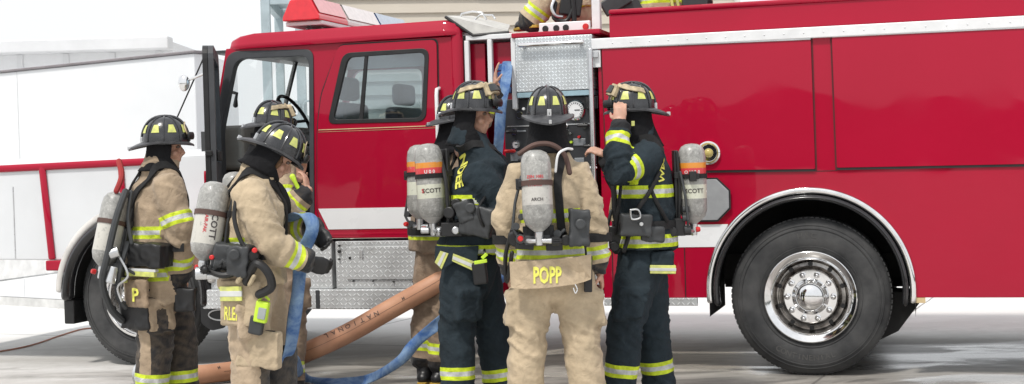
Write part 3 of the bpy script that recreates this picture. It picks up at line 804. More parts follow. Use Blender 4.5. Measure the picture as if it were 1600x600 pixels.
# ---- rear body
bx0 = TR(937, 200)[0]; bx1 = 4.95; bz0 = TR(1440, 465)[1]; bzt = TR(1200, 50)[1]
AR = .675
outer = [(bx0, bz0)] + [(RWX - math.sqrt(AR ** 2 - .0), bz0)] + arc(RWX, RWZ + .06, AR, 180, 0, 48)[0:] + [(RWX + AR, bz0), (bx1, bz0), (bx1, bzt), (bx0, bzt)]
body = plate('body_side', outer, [], 0, .03, RED, truck, bevel=.004)
plate('body_side', [(a, b) for a, b in outer], [], TW - .03, TW, RED, truck)
bm = B(); box(bm, bx1 - .03, bx1, .031, TW - .031, bz0, bzt); box(bm, bx0, bx0 + .03, .031, TW - .031, bz0 + .1, bzt)
box(bm, bx0 + .031, bx1 - .031, .031, TW - .031, bzt - .30, bzt - .27); tp('body_bulkhead', bm, RED)
# inner dark well
bm = B(); w = arc(RWX, RWZ + .06, AR + .004, 180, 0, 40); pr = None
for x, z in w:
    r = [bm.verts.new((x, .035, z)), bm.verts.new((x, .80, z))]
    if pr: bm.faces.new((pr[0], r[0], r[1], pr[1]))
    pr = r
for x in (RWX - AR - .004, RWX + AR + .004):
    vs = [bm.verts.new(c) for c in ((x, .035, .4), (x, .80, .4), (x, .80, .56), (x, .035, .56))]; bm.faces.new(vs)
vs = [bm.verts.new((x, .80, z)) for x, z in w]; bm.faces.new(vs + [bm.verts.new((RWX + AR, .8, bz0)), bm.verts.new((RWX - AR, .8, bz0))])
tp('wheel_well', bm, mat('dark wheel well', (.018, .017, .017), .8))
bm = B(); box(bm, bx0 + .04, RWX - AR - .02, .05, TW - .05, bz0 + .01, bz0 + .04); box(bm, RWX + AR + .02, bx1 - .05, .05, TW - .05, bz0 + .01, bz0 + .04)
box(bm, -3.6, 4.6, .75, .85, .60, .78); box(bm, -3.6, 4.6, 1.55, 1.65, .60, .78)
tp('chassis', bm, mat('grimy chassis', (.025, .023, .022), .8))
# chrome arch trim
bm = B(); pts = [Vector((x, -.014, z)) for x, z in arc(RWX, RWZ + .06, AR - .005, 186, -6, 60)]
tube(bm, pts, [(.019, .022)] * len(pts), n=12, side=(0, 1, 0)); tp('wheel_arch_trim', bm, CHROME, smooth=True)
bm = B(); pts = [Vector((x, .0, z)) for x, z in arc(RWX, RWZ + .06, AR - .052, 188, -8, 60)]
tube(bm, pts, [(.05, .022)] * len(pts), n=12, side=(0, 1, 0)); tp('wheel_arch_lip', bm, BLACKG, smooth=True)
# raised panels
SEALM = mat('dark red seal', (.10, .004, .008), .6)
p1 = rpoly(px([(941, 77), (1267, 63), (1274, 264), (949, 268)]), .012)
for pp in (px([(941, 77), (1267, 62.5), (1274, 264), (949, 268)]), px([(1300, 59), (1660, 42), (1664, 255), (1308, 262)])):
    xm, zm = sum(q[0] for q in pp) / 4, sum(q[1] for q in pp) / 4
    sl = plate('door_seal', [(q[0] + math.copysign(.012, q[0] - xm), q[1] + math.copysign(.012, q[1] - zm)) for q in pp], [], -.004, -.0005, SEALM, truck)
    pn = plate('compartment_door', rpoly(pp, .012), [], -.018, -.001, RED, truck, bevel=.005)
    (xa, za), (xb, zb) = pp[0], pp[1]
    bm = B(); box(bm, xa, xb, -.026, -.004, 0, .013); 
    for v in bm.verts: v.co.z += za + (zb - za) * (v.co.x - xa) / (xb - xa)
    fin('drip_rail', bm, ALU, pn, bevel=.003)
    (xd, zd), (xc, zc) = pp[3], pp[2]
    bm = B(); box(bm, xd - .0, xc, -.012, -.002, -.016, -.002)
    for v in bm.verts: v.co.z += zd + (zc - zd) * (v.co.x - xd) / (xc - xd)
    fin('seal', bm, BLACK, pn)
za = TR(1274, 265)[1]
bm = B(); box(bm, TR(1274, 265)[0], TR(1308, 262)[0], -.003, .002, za - .012, za - .008); box(bm, bx0 + .01, TR(949, 268)[0], -.003, .002, za - .012, za - .008); tp('panel_seam', bm, BLACK)
# top rail
zr0 = TR(1000, 77)[1]; rz1 = TR(1000, 57)[1]
bm = B(); box(bm, TR(925, 60)[0], bx1, -.030, .02, rz1 - .074, rz1)
rail = tp('top_rail', bm, TRIMW, bevel=.006)
bm = B()
bm.free()
for i in range(30):
    x = TR(945, 60)[0] + .06 + i * .13; bm = B()
    lathe(bm, [(0, -.036), (.004, -.033), (.006, -.030), (0, -.030)], 8, M=Tr((x, 0, rz1 - .037)))
    fin('rivet', bm, TRIMW, rail)
# hose bed wall above
hz = TR(1200, 8)[1]; hx0 = TR(950, 30)[0]
plate('hose_bed_wall', [(hx0, rz1), (bx1, rz1), (bx1, hz + .02), (hx0, hz)], [], .03, .07, RED, truck, bevel=.008)
plate('hose_bed_wall', [(hx0, rz1), (bx1, rz1), (bx1, hz + .02), (hx0, hz)], [], TW - .07, TW - .03, RED, truck)
bm = B(); box(bm, hx0, bx1, .015, .085, hz + .001, hz + .035); tp('hose_bed_edge', bm, RED, bevel=.012, smooth=False)
bm = B(); box(bm, hx0, hx0 + .03, .071, TW - .071, rz1 - .1, hz - .05); tp('hose_bed_front', bm, RED)
# white stripe
def strip(xa, xb, z0, z1, y=-.004, m=WHITE, name='reflective_stripe'):
    bm = B(); box(bm, xa, xb, y, y + .003, z0, z1); return tp(name, bm, m)
sz0, sz1 = TR(1090, 386)[1], TR(1090, 351)[1]
xl = RWX - math.sqrt(AR ** 2 - (sz0 - RWZ - .06) ** 2) + .01; xu = RWX - math.sqrt(AR ** 2 - (sz1 - RWZ - .06) ** 2) + .0
plate('reflective_stripe', [(bx0 + .004, sz0), (xl - .02, sz0), (xu - .03, sz1), (bx0 + .004, sz1)], [], -.004, -.0005, WHITE, truck)
GOLD = mat('gold pinstripe', (.65, .50, .28), .4)
# vertical body seams left of arch
for a in (957, 1070):
    bm = B(); x = TR(a, 430)[0]; box(bm, x, x + .006, -.003, .001, bz0, sz0 - .005); tp('panel_seam', bm, BLACK)
bm = B(); box(bm, bx0, TR(1090, 470)[0], -.01, .02, bz0 - .055, bz0 - .001); tp('step_edge', bm, DIAM, bevel=.003)
bm = B(); box(bm, TR(1428, 468)[0], TR(1446, 468)[0], -.004, .05, bz0 - .035, bz0 - .001); tp('bracket', bm, GOLD)
# octagonal fuel door and round light
ox, oz = TR(1108, 312)
oct_ = plate('fuel_door', [(ox + .150 * math.cos(R(22.5 + 45 * i)), oz + .150 * math.sin(R(22.5 + 45 * i))) for i in range(8)], [], -.034, -.0185, mat('matt grey plate', (.34, .35, .36), .5, .3), truck, bevel=.004)
plate('plate_frame', [(ox + .162 * math.cos(R(22.5 + 45 * i)), oz + .162 * math.sin(R(22.5 + 45 * i))) for i in range(8)], [], -.026, -.0183, BLACK, oct_)
lx, lz = TR(1108, 239)
bm = B(); lathe(bm, [(0, .0), (.078, .0), (.080, -.02), (.070, -.028), (.060, -.018), (.056, -.004), (0, -.004)], 32, M=Tr((lx, -.018, lz))); lt = tp('side_light', bm, CHROME, smooth=True)
bm = B(); lathe(bm, [(0, -.030), (.018, -.028), (.030, -.015), (.032, -.0045), (0, -.0045)], 16, M=Tr((lx, -.018, lz))); fin('lens', bm, mat('amber lens', (.45, .36, .12), .2), lt, smooth=True)

# ---- wheels
TYPROF = [(.300, .035), (.312, .010), (.345, -.004), (.385, -.012), (.43, -.013), (.465, -.006), (.478, .000), (.482, .006), (.50, .014), (.514, .028), (.523, .048), (.525, .075), (.525, .215), (.523, .24), (.514, .262), (.50, .276), (.46, .29), (.40, .29), (.31, .25)]
def wheel(x, y, inner=True, text=True, steer=0, front=False):
    Mw = Tr((x, y, RWZ + .010)) @ Matrix.Rotation(R(steer), 4, 'Z') @ Matrix.Diagonal((1.019, 1, 1.019, 1))
    def ap(bm): bm.transform(Mw); return bm
    bm = B(); lathe(bm, TYPROF, 96); wt = tp('wheel', ap(bm), RUB, smooth=True)
    # sidewall ribs
    bm = B()
    for rr, yy in ((.335, -.0035), (.452, -.0125), (.474, -.004)):
        lathe(bm, [(rr - .003, yy + .004), (rr - .002, yy - .003), (rr + .002, yy - .003), (rr + .003, yy + .004)], 96, closed=True)
    fin('sidewall_rib', ap(bm), RUB, wt, smooth=True)
    # tread blocks (shoulder lugs)
    bm = B()
    for k in range(90):
        a = 2 * math.pi * k / 90; MM = Matrix.Rotation(a, 4, 'Y')
        box(bm, .505, .5262, .040, .10, -.0125, .0125, M=MM); box(bm, .515, .5262, .110, .180, -.0145, .0145, M=MM); box(bm, .505, .5262, .190, .25, -.0125, .0125, M=MM)
    fin('tread', ap(bm), RUB, wt)
    bm = B()
    if front: prof = [(.306, .03), (.312, .0), (.304, -.014), (.295, -.017), (.285, -.016), (.275, .0), (.268, .05), (.262, .11), (.235, .125), (.215, .10), (.20, .06), (.185, .035), (.175, .030), (.12, .028), (0, .028)]
    else: prof = [(.306, .03), (.312, .0), (.306, -.012), (.298, -.017), (.290, -.013), (.268, -.004), (.250, .010), (.243, .030), (.238, .058), (.225, .072), (.205, .072), (.190, .060), (.182, .040), (.178, .030), (.172, .024), (.12, .022), (0, .022)]
    lathe(bm, prof[:8], 72); rim = fin('rim', ap(bm), CHROME, wt, smooth=True); bm = B(); lathe(bm, prof[7:-4], 72); fin('rim_dish', ap(bm), DISH, wt, smooth=True); bm = B(); lathe(bm, prof[-5:], 72); fin('hub_flange', ap(bm), CHROME, wt, smooth=True)
    for k in range(10):
        a = 2 * math.pi * (k + .5) / 10; bm = B(); lathe(bm, [(0, .0), (.0155, .0), (.0165, .003), (.0165, .012), (0, .012)], 14, M=Tr((.214 * math.cos(a), .068 if not front else .088, .214 * math.sin(a))))
        fin('hand_hole', ap(bm), BLACK, wt, smooth=True)
    for k in range(10):
        a = 2 * math.pi * k / 10; bm = B(); c = (.150 * math.cos(a), 0, .150 * math.sin(a))
        lathe(bm, [(0, -.022), (.008, -.020), (.015, -.010), (.017, .004), (.022, .006), (.022, .024), (0, .024)], 8, M=Tr(c)); fin('lug_nut', ap(bm), CHROME, wt, smooth=True)
    bm = B(); lathe(bm, [(0, -.072), (.03, -.070), (.06, -.062), (.085, -.045), (.100, -.020), (.108, .0), (.118, .010), (.122, .022), (0, .022)], 48); fin('hub_cap', ap(bm), CHROME, wt, smooth=True)
    if text:
        for s, a0, step, rr in (('HSC', 98, 6.2, .405), ('CONTINENTAL', 238, -5.2, .405)):
            for i, ch in enumerate(s):
                a = R(a0 - step * i); bm = textmesh(ch, .052, .02)
                flip = 1 if step > 0 else -1
                rot = Matrix.Rotation(a - math.pi / 2 if flip > 0 else a + math.pi / 2, 3, 'Z')
                for v in bm.verts:
                    q = rot @ Vector((v.co.x, v.co.y, 0)); X = rr * math.cos(a) + q.x; Zz = rr * math.sin(a) + q.y
                    v.co = (X, -.0146, Zz)
                fin('tyre_lettering', ap(bm), mat_tl, wt, recalc=False)
    return wt
mat_tl = mat('embossed rubber', (.075, .074, .072), .75)
wheel(RWX, .05); 
w2 = wheel(FWX, .05, text=False, front=True, steer=0)
def simple_wheel(x, y):
    bm = B(); lathe(bm, [(0, .03), (.30, .035)] + TYPROF[1:] + [(0, .25)], 64, M=Tr((x, y, RWZ))); tp('wheel', bm, RUB, smooth=True)
simple_wheel(RWX, .38); simple_wheel(RWX, TW - .67); simple_wheel(RWX, TW - .34); simple_wheel(FWX, TW - .34)
bm = B(); tube(bm, [(RWX, .5, .52), (RWX, TW - .5, .52)], .09); tube(bm, [(FWX, .3, .50), (FWX, TW - .3, .50)], .06); ball(bm, (RWX, TW / 2, .52), (.24, .2, .22)); tp('axle', bm, mat('axle black', (.02, .02, .02), .7), smooth=True)
x0, x1 = RWX + AR - .05, RWX + AR + .06
bm = B(); vs = [(RWX + .40, bz0 + .02), (RWX + AR + .08, bz0 - .002), (RWX + AR + .06, bz0 - .03), (RWX + .56, .27), (RWX + .42, .20)]
tp('mudflap', bm, BLACK) if False else plate('mudflap', vs, [], .34, .62, mat('rubber mudflap', (.012, .012, .012), .7), truck, bevel=.01)

# ---- cab
cz0 = TR(600, 372)[1]; czr = TR(600, 62)[1]
cr = TR(722, 200)[0]; ctop = TR(500, 68)[1]
A = px([(338, 372), (331, 205), (353, 80)])
outer = [A[0], A[1], (A[2][0], ctop), (cr, ctop), (cr, cz0)]
dh = rpoly(px([(346, 366), (339, 205), (362, 84), (488, 79), (490, 366)]), [.05, .05, .09, .07, .05])
wh = rpoly(px([(540, 86), (669, 78), (664, 187), (517, 191)]), [.06, .06, .06, .05])
cab = plate('cab_side', outer, [dh, wh], 0, .05, RED, truck, bevel=.006)
plate('cab_side', outer, [dh, wh], TW - .05, TW, RED, truck)
dh2 = rpoly(px([(351, 360), (346, 206), (368, 92), (483, 87), (485, 360)]), [.05, .05, .09, .07, .05])
dho = rpoly(px([(344, 368), (336, 205), (356, 80.5), (490, 76.5), (492, 368)]), [.05, .05, .09, .07, .05])
plate('door_frame', dho, [dh2], -.010, .06, GREYC, truck, bevel=.004)
plate('far_window', dh2, [], TW - .03, TW - .025, CLEAR, truck)
# rear crew door
dz0 = TR(600, 371)[1]
rd = rpoly(px([(530, 71), (683, 62), (688, 371), (520, 371), (497, 340), (497, 200), (503, 150)]), [.05, .05, .03, .03, .12, .1, .05])
rdoor = plate('rear_door', rd, [wh], -.016, -.001, RED, truck, bevel=.006)
cx_, cz_ = sum(p[0] for p in rd) / len(rd), sum(p[1] for p in rd) / len(rd)
plate('door_seal', [(x + (x - cx_) / abs(x - cx_ + 1e-6) * .010 if abs(x - cx_) > .2 else x, z + (.010 if z > cz_ else -.0)) for x, z in rd], [wh], -.004, -.0005, BLACK, rdoor)
wi = rpoly(px([(545, 90), (665, 82), (660, 184), (522, 187)]), [.05, .05, .05, .04])
wf = rpoly(px([(537, 83), (672, 75), (667, 190), (513, 194)]), [.07, .07, .07, .06])
plate('window_frame', wf, [wi], -.022, .012, BLACK, rdoor, bevel=.003)
plate('window_pane', wi, [], -.008, -.004, GLASS, rdoor)
m0 = px([(571, 86), (576, 86), (568, 188), (562, 188)]); plate('window_divider', m0, [], -.018, .0, BLACK, rdoor, bevel=.002)
q0 = TR(499, 357)[1]; q1 = TR(520, 326)[1]
plate('reflective_stripe', [TR(499, 326), (TR(687, 326)[0], q1), (TR(687, 326)[0], TR(600, 357)[1]), (TR(515, 357)[0], TR(600, 357)[1])], [], -.020, -.0165, WHITE, rdoor)
plate('reflective_stripe', [(TR(692, 326)[0], q1), (cr - .01, q1), (cr - .01, TR(600, 357)[1]), (TR(692, 326)[0], TR(600, 357)[1])], [], -.004, -.0005, WHITE, truck)
pz = TR(600, 200)[1]; bm = B(); box(bm, TR(499, 200)[0], TR(686, 200)[0], -.019, -.0165, pz, pz + .006); fin('pinstripe', bm, GOLD, rdoor)
bm = B(); box(bm, TR(499, 200)[0], TR(686, 200)[0], -.019, -.0165, pz - .014, pz - .012); fin('pinstripe', bm, GOLD, rdoor)
# rocker tube
bm = B(); tube(bm, [(TR(492, 365)[0], .012, TR(600, 365)[1]), (cr, .012, TR(600, 365)[1])], [.030, .030], n=16, cap='flat'); tp('rocker_moulding', bm, RED, smooth=True)
# grab handle
hx, hz0 = TR(689, 240); _, hz1 = TR(689, 138)
bm = B(); tube(bm, [(hx, -.0, hz1), (hx, -.05, hz1 - .01), (hx, -.06, hz1 - .05), (hx, -.06, hz0 + .05), (hx, -.05, hz0 + .01), (hx, .0, hz0)], .014); tp('grab_handle', bm, WHITE, smooth=True)
# roof
bm = B(); rx0 = TR(356, 70)[0]; zt = TR(520, 50)[1]
sect = [(-.030, ctop - .012), (-.036, ctop + .01), (-.030, ctop + .030), (-.026, ctop + .036), (-.018, ctop + .078), (.0, ctop + .100), (.14, ctop + .115), (TW / 2, ctop + .14)]
sect = sect + [(TW - a, b) for a, b in sect[::-1][1:]]
xs = [(rx0 - .02, .35, .10), (rx0 + .02, .6, .04), (rx0 + .10, .85, .01), (rx0 + .22, 1, 0), (cr - .12, 1, 0), (cr - .03, .9, .01), (cr, .55, .03)]
prev = None
for x, hh, ins in xs:
    ring = [bm.verts.new((x, y + (ins if y < TW / 2 else -ins), ctop + (z - ctop) * (hh if z > ctop else 1) + .02 * (x - rx0) / 2)) for y, z in sect]
    if prev:
        for i in range(len(ring) - 1): bm.faces.new((prev[i], prev[i + 1], ring[i + 1], ring[i]))
    else: bm.faces.new(ring)
    prev = ring
bm.faces.new(prev[::-1]); bmesh.ops.holes_fill(bm, edges=bm.edges[:])
tp('cab_roof', bm, RED, smooth=True)
# rear wall with window, corner column
bm = B(); box(bm, cr - .03, cr, .05, .55, cz0, ctop); box(bm, cr - .03, cr, TW - .55, TW - .05, cz0, ctop); box(bm, cr - .03, cr, .55, TW - .55, cz0, 1.55); box(bm, cr - .03, cr, .55, TW - .55, 2.12, ctop); tp('cab_rear_wall', bm, mat('grey interior panel', (.3, .3, .3), .7))
bm = B(); tube(bm, [(cr - .03, .03, cz0), (cr - .03, .03, ctop + .04)], .045, n=16); tp('cab_corner', bm, RED, smooth=True)
# floor, firewall, dash, wheel, seats
xA = A[1][0]
bm = B(); box(bm, xA - .1, cr - .03, .05, TW - .05, cz0, cz0 + .03); box(bm, xA - .12, xA - .09, .05, TW - .05, cz0, 1.80); tp('cab_floor', bm, DGREY)
dz = 1.84
bm = B(); box(bm, xA - .05, xA + .22, .08, TW - .08, 1.50, 1.84); box(bm, xA + .0, xA + .20, .30, TW - .10, 1.05, 1.502); dsh = tp('dashboard', bm, DASH, bevel=.04, seg=3)
bm = B()
for i in range(5): box(bm, xA + .218, xA + .226, .20 + i * .42, .42 + i * .42, 1.66, 1.78)
fin('air_vent', bm, BLACK, dsh, bevel=.004)
bm = B(); Ms = Tr((xA + .40, .62, 1.88)) @ Matrix.Rotation(R(62), 4, 'Y')
pts = [Ms @ Vector((.22 * math.cos(2 * math.pi * i / 32), .22 * math.sin(2 * math.pi * i / 32), 0)) for i in range(33)]; tube(bm, pts, .014, n=8)
for a in (90, 210, 330): tube(bm, [Ms @ Vector((0, 0, -.03)), Ms @ Vector((.21 * math.cos(R(a)), .21 * math.sin(R(a)), 0))], .012, n=8)
tube(bm, [Ms @ Vector((0, 0, -.02)), Ms @ Vector((0, 0, -.25))], .03, n=10); tp('steering_wheel', bm, BLACK, smooth=True)
def seat(x, y, w=.5):
    bm = B(); box(bm, x - .25, x + .25, y, y + w, cz0 + .25, cz0 + .42); box(bm, x + .20, x + .34, y + .0, y + w, cz0 + .40, cz0 + 1.02); box(bm, x + .22, x + .32, y + .12, y + w - .12, cz0 + 1.04, cz0 + 1.22)
    box(bm, x - .2, x + .2, y + .08, y + w - .08, cz0 + .03, cz0 + .25); tp('seat', bm, SEAT, bevel=.04, seg=3)
xf = TR(452, 300)[0]
seat(xf, .30); seat(xf, 1.45, .6); xr = TR(608, 180)[0]; seat(xr + .1, .25); seat(xr + .1, .95); seat(xr + .1, 1.65)
# interior clutter
bm = B(); box(bm, xA + .2, xA + .42, 1.0, 1.32, cz0 + .1, 1.62); tp('radio_console', bm, BLACK, bevel=.02)
for i, (y, z) in enumerate(((1.04, 1.50), (1.12, 1.50), (1.20, 1.50), (1.04, 1.42), (1.12, 1.42), (1.20, 1.42), (1.08, 1.33), (1.18, 1.33))):
    bm = B(); box(bm, xA + .42, xA + .43, y, y + .05, z, z + .045); tp('switch', bm, (LIMEP, REDP, DGREY, ALU)[i % 4], bevel=.004)
for k in range(5):
    bm = B(); y = .45 + k * .12; tube(bm, spline([(xA + .25, y, 1.35), (xA + .40, y + .1, 1.20), (xA + .42, y + .02, 1.02), (xA + .3, y - .05, .9)], 16), .012, n=6); tp('cable', bm, (BLACK, DGREY)[k % 2], smooth=True)
bm = B(); box(bm, xA + .0, cr - .05, .06, TW - .06, ctop - .03, ctop - .005); tp('headliner', bm, DGREY)
bm = B(); box(bm, xf - .05, xf + .55, 1.05, 1.35, cz0 + .03, cz0 + .55); tp('engine_cover', bm, BLACK, bevel=.03)
# windshield
rxw = A[2][0]
bm = B(); vs = [bm.verts.new(c) for c in ((xA + .0, .06, 1.82), (xA + .0, TW - .06, 1.82), (rxw + .03, TW - .06, ctop), (rxw + .03, .06, ctop))]; bm.faces.new(vs); tp('windshield', bm, CLEAR)
bm = B(); tube(bm, [(xA - .02, TW / 2, 1.82), (rxw + .02, TW / 2, ctop)], .02, n=8); tp('windshield_post', bm, BLACK)
# interior mirror arm
mx, mz = TR(366, 155, .35); bm = B(); tube(bm, [(mx - .02, .35, mz + .05), (mx + .0, .30, mz + .055), (mx + .05, .30, mz + .04), (mx + .04, .30, mz + .0), (mx + .035, .30, mz - .05)], [.012, .014, .014, .012, .020]); tp('mirror_arm', bm, BLACK, smooth=True)
# ---- open front door, hinged at the front pillar
DA = R(64.5)
hx_, hz_ = TR(337, 200)
dM = Tr((xA - .01, -.005, 0)) @ Matrix.Rotation(-DA, 4, 'Z')
dtz = ctop - .06; dbz = cz0 + .02; DL = .98
op = rpoly([(0, dbz), (DL, dbz), (DL, 1.55), (DL - .02, dtz + .02), (.12, dtz), (.02, 1.55)], [.04, .06, .04, .10, .08, .05])
ow = rpoly([(.10, 1.56), (DL - .09, 1.56), (DL - .10, dtz - .07), (.19, dtz - .08)], .05)
fd_ = plate('front_door', op, [ow], .010, .045, BLACK, truck, bevel=.004); fd_.data.transform(dM)
c_ = plate('door_skin', rpoly([(.0, dbz), (DL, dbz), (DL, 1.50), (0, 1.50)], .04), [], -.004, .0095, RED, fd_, bevel=.003); c_.data.transform(dM)
c_ = plate('door_card', [(a * .985 + .008, b) for a, b in op], [ow], .0455, .085, GREYC, fd_, bevel=.012); c_.data.transform(dM)
c_ = plate('window_pane', ow, [], .02, .025, GLASS, fd_); c_.data.transform(dM)
bm = B()
for z in (1.60, 1.30, 1.05): box(bm, .55, DL - .03, .086, .11, z - .035, z + .035)
box(bm, .2, .7, .086, .14, 1.22, 1.27); lathe(bm, [(0, .0), (.03, .0), (.03, .012), (0, .012)], 16, M=Tr((DL - .1, .086, 1.62)))
box(bm, DL - .004, DL + .012, .01, .06, 1.30, 1.42); box(bm, DL - .004, DL + .012, .01, .06, 1.6, 1.64)
bm.transform(dM); fin('door_latch', bm, BLACK, fd_, bevel=.006)
bm = B(); a, b = TR(296, 138, -.55); tube(bm, [dM @ Vector((.55, -.01, dtz - .16)), dM @ Vector((.50, -.12, dtz - .20))], .010); ball(bm, dM @ Vector((.50, -.15, dtz - .22)), (.045, .03, .06)); fin('door_mirror', bm, CHROME, fd_, smooth=True)
bm = B(); tube(bm, [dM @ Vector((.5, -.01, dtz - .05)), dM @ Vector((.15, -.35, 1.65))], .006, n=6); fin('mirror_stay', bm, BLACK, fd_, smooth=True)
# ---- hood and front end
hzT = TR(100, 250)[1]; hx0 = -5.2; hzb = TR(60, 403)[1]; xN = TR(78, 418)[0]
FA = .625
fa = arc(FWX, FWZ + .03, FA, 0, 180, 40)
hxr = xA - .03
fo = [(hxr, cz0 - .1), (FWX + FA, cz0 - .1)] + [p for p in fa if p[1] > cz0 - .1] + [(FWX - FA, hzb - .02), (hx0, hzb), (hx0, hzT - .06), (hxr, hzT)]
HOODW = mat('blue white paint', (.68, .70, .72), .32, var=.03, vscale=2, coat=.4)
hood = plate('hood_side', fo, [], .0, .03, HOODW, truck, bevel=.01)
plate('hood_side', fo, [], TW - .03, TW, HOODW, truck)
bm = B()
prev = None
for x in (hx0, hx0 + .1, hxr):
    z = hzT - .06 + .06 * (x - hx0) / (hxr - hx0); ring = [bm.verts.new((x, y, z + dzz)) for y, dzz in ((.002, -.02), (.0, .0), (.03, .03), (.12, .05), (TW / 2, .09), (TW - .12, .05), (TW - .03, .03), (TW, 0), (TW - .002, -.02))]
    if prev:
        for i in range(len(ring) - 1): bm.faces.new((prev[i], prev[i + 1], ring[i + 1], ring[i]))
    prev = ring
tp('hood_top', bm, HOODW, smooth=True)
bm = B(); box(bm, hx0 - .03, hx0, .03, TW - .03, hzb, hzT - .13)
for i in range(7): box(bm, hx0 - .05, hx0 - .03, .5, TW - .5, hzb + .12 + i * .08, hzb + .15 + i * .08)
tp('grille', bm, CHROME)
bm = B(); tube(bm, [(FWX + .30, -.012, hzT - .03), (hx0, -.012, hzT - .07)], [(.028, .014), (.028, .014)], n=10, side=(0, 0, 1)); tube(bm, [(xN - .03, -.012, hzT - .06), (xN + .03, -.012, hzb + .0)], [(.016, .03), (.016, .03)], n=10, side=(0, 1, 0))
a, b = TR(190, 258); tube(bm, [(a, -.012, hzT - .09), (a + .01, -.012, b - .30)], [(.014, .024)] * 2, n=10, side=(0, 1, 0))
tp('red_trim', bm, RED, smooth=True)
bm = B(); box(bm, xN - .02, FWX - FA + .05, -.03, .02, hzb - .10, hzb - .02); tp('bumper_end', bm, RED, bevel=.01)
bm = B(); box(bm, hx0 - .15, hx0 - .03, .0, TW, .55, .80); tp('bumper', bm, CHROME, bevel=.02)
bm = B(); x_ = TR(20, 300)[0]; box(bm, x_, x_ + .008, -.004, .001, hzb + .0, hzT - .2); tp('hood_seam', bm, ALU)
# fender flare and black arch
bm = B(); pts = [Vector((x, -.03, z)) for x, z in arc(FWX, FWZ + .03, FA + .045, 10, 176, 40)]; tube(bm, pts, [(.022, .030)] * len(pts), n=12, side=(0, 1, 0)); tp('fender', bm, mat('beige fender', (.68, .66, .63), .4, coat=.3), smooth=True)
bm = B(); pts = [Vector((x, -.01, z)) for x, z in arc(FWX, FWZ + .03, FA - .02, -5, 180, 40)]; tube(bm, pts, [(.07, .045)] * len(pts), n=12, side=(0, 1, 0)); tp('fender_lip', bm, BLACKG, smooth=True)
bm = B(); pts = [Vector((x, .35, z)) for x, z in arc(FWX, FWZ + .03, FA - .0, -5, 185, 40)]; tube(bm, pts, [(.34, .02)] * len(pts), n=12, side=(0, 1, 0)); tp('fender_liner', bm, mat('liner', (.015, .015, .015), .8), smooth=True)
bm = B(); box(bm, FWX - FA - .03, FWX - FA + .06, .0, .30, .33, .52); tp('splash_guard', bm, BLACK, bevel=.01)
# step and mudflap behind the front wheel
s0 = px([(313, 470), (352, 468), (352, 512), (330, 517), (314, 505)], .05)
fl = plate('mudflap', rpoly(s0, .03), [], .05, .065, BLACK, truck, bevel=.004)
ex, ez = TR(345, 492, .05); bm = B(); pts = [Vector((ex + .10 * math.cos(a), .045, ez + .04 * math.sin(a))) for a in [2 * math.pi * i / 32 for i in range(33)]]; tube(bm, pts, .006, n=6); fin('flap_logo', bm, TRIMW, fl)
sx0 = TR(322, 460)[0]; sz = TR(340, 448)[1]
bz_ = TR(580, 451)[1]; bt_ = TR(580, 374)[1]; sb_ = TR(580, 482)[1]
bm = B(); box(bm, sx0, TR(694, 460)[0], -.06, .35, sb_, bz_); run = tp('running_board', bm, DIAM, bevel=.008)
bm = B(); a = TR(499, 465)[0]; box(bm, a, a + .03, -.066, -.058, sb_ + .005, bz_ - .005); fin('bracket', bm, DGREY, run)
for a, b in ((330, 520), (526, 694)):
    xa, xb = TR(a, 400)[0], TR(b, 400)[0]
    bm = B(); box(bm, xa, xb, -.02, .35, bz_ + .002, bt_ - .01); bxo = tp('storage_box', bm, DIAM, bevel=.005)
    if a > 500:
        bm = B(); box(bm, xa + .09, xb - .02, -.032, -.021, bz_ + .07, bt_ - .05); fin('box_door', bm, DIAM, bxo, bevel=.004)
        for c in (567, 656):
            bm = B(); x, z = TR(c, 396); box(bm, x - .018, x + .018, -.036, -.031, z - .03, z + .03); box(bm, x + .006, x + .014, -.048, -.033, z - .035, z + .025); fin('latch', bm, ALU, bxo, bevel=.002)
        bm = B()
        for c, d, r in ((530, 393, .012), (547, 403, .010), (530, 384, .007), (530, 405, .007), (552, 439, .006), (583, 439, .006), (615, 440, .006), (645, 440, .006)):
            x, z = TR(c, d, -.03); lathe(bm, [(0, -.040), (r, -.038), (r, -.021), (0, -.021)], 10, M=Tr((x, 0, z)))
        fin('screws', bm, BLACK, bxo)
# ---- pump house
ph0 = cr + .02
zdeck = TR(870, 48)[1]
bm = B(); box(bm, ph0, bx0 - .01, .45, TW - .02, .75, zdeck - .03); box(bm, ph0, bx0 - .01, .12, .45, .55, 1.05); tp('pump_house', bm, RED)
xd0, xd1 = TR(806, 100)[0], TR(926, 100)[0]
bm = B(); box(bm, xd0 - .03, bx0 + .02, .0, TW, zdeck - .035, zdeck + .0); tp('deck_edge', bm, RED, bevel=.008)
pd0, pd1 = TR(860, 142)[1], TR(860, 57)[1]
bm = B(); box(bm, xd0, xd1, .0, .30, pd0, zdeck - .037); dp = tp('diamond_panel', bm, DIAMF, bevel=.004)
bm = B(); hx1, hz1 = TR(815, 72); hx2, hz2 = TR(912, 66); hz1 = (hz1 + hz2) / 2
tube(bm, [(hx1, -.045, hz1), (hx2, -.045, hz1)], .017, n=14)
for x in (hx1 + .02, hx2 - .02): tube(bm, [(x, -.045, hz1), (x, .0, hz1)], .013, n=8)
fin('handrail', bm, CHROME, dp, smooth=True)
bm = B(); z = TR(860, 151)[1]; box(bm, xd0, xd1, .005, .25, z, pd0 - .003); tp('light_blue_edge', bm, mat('pale blue steel', (.36, .52, .60), .4, .2), bevel=.003)
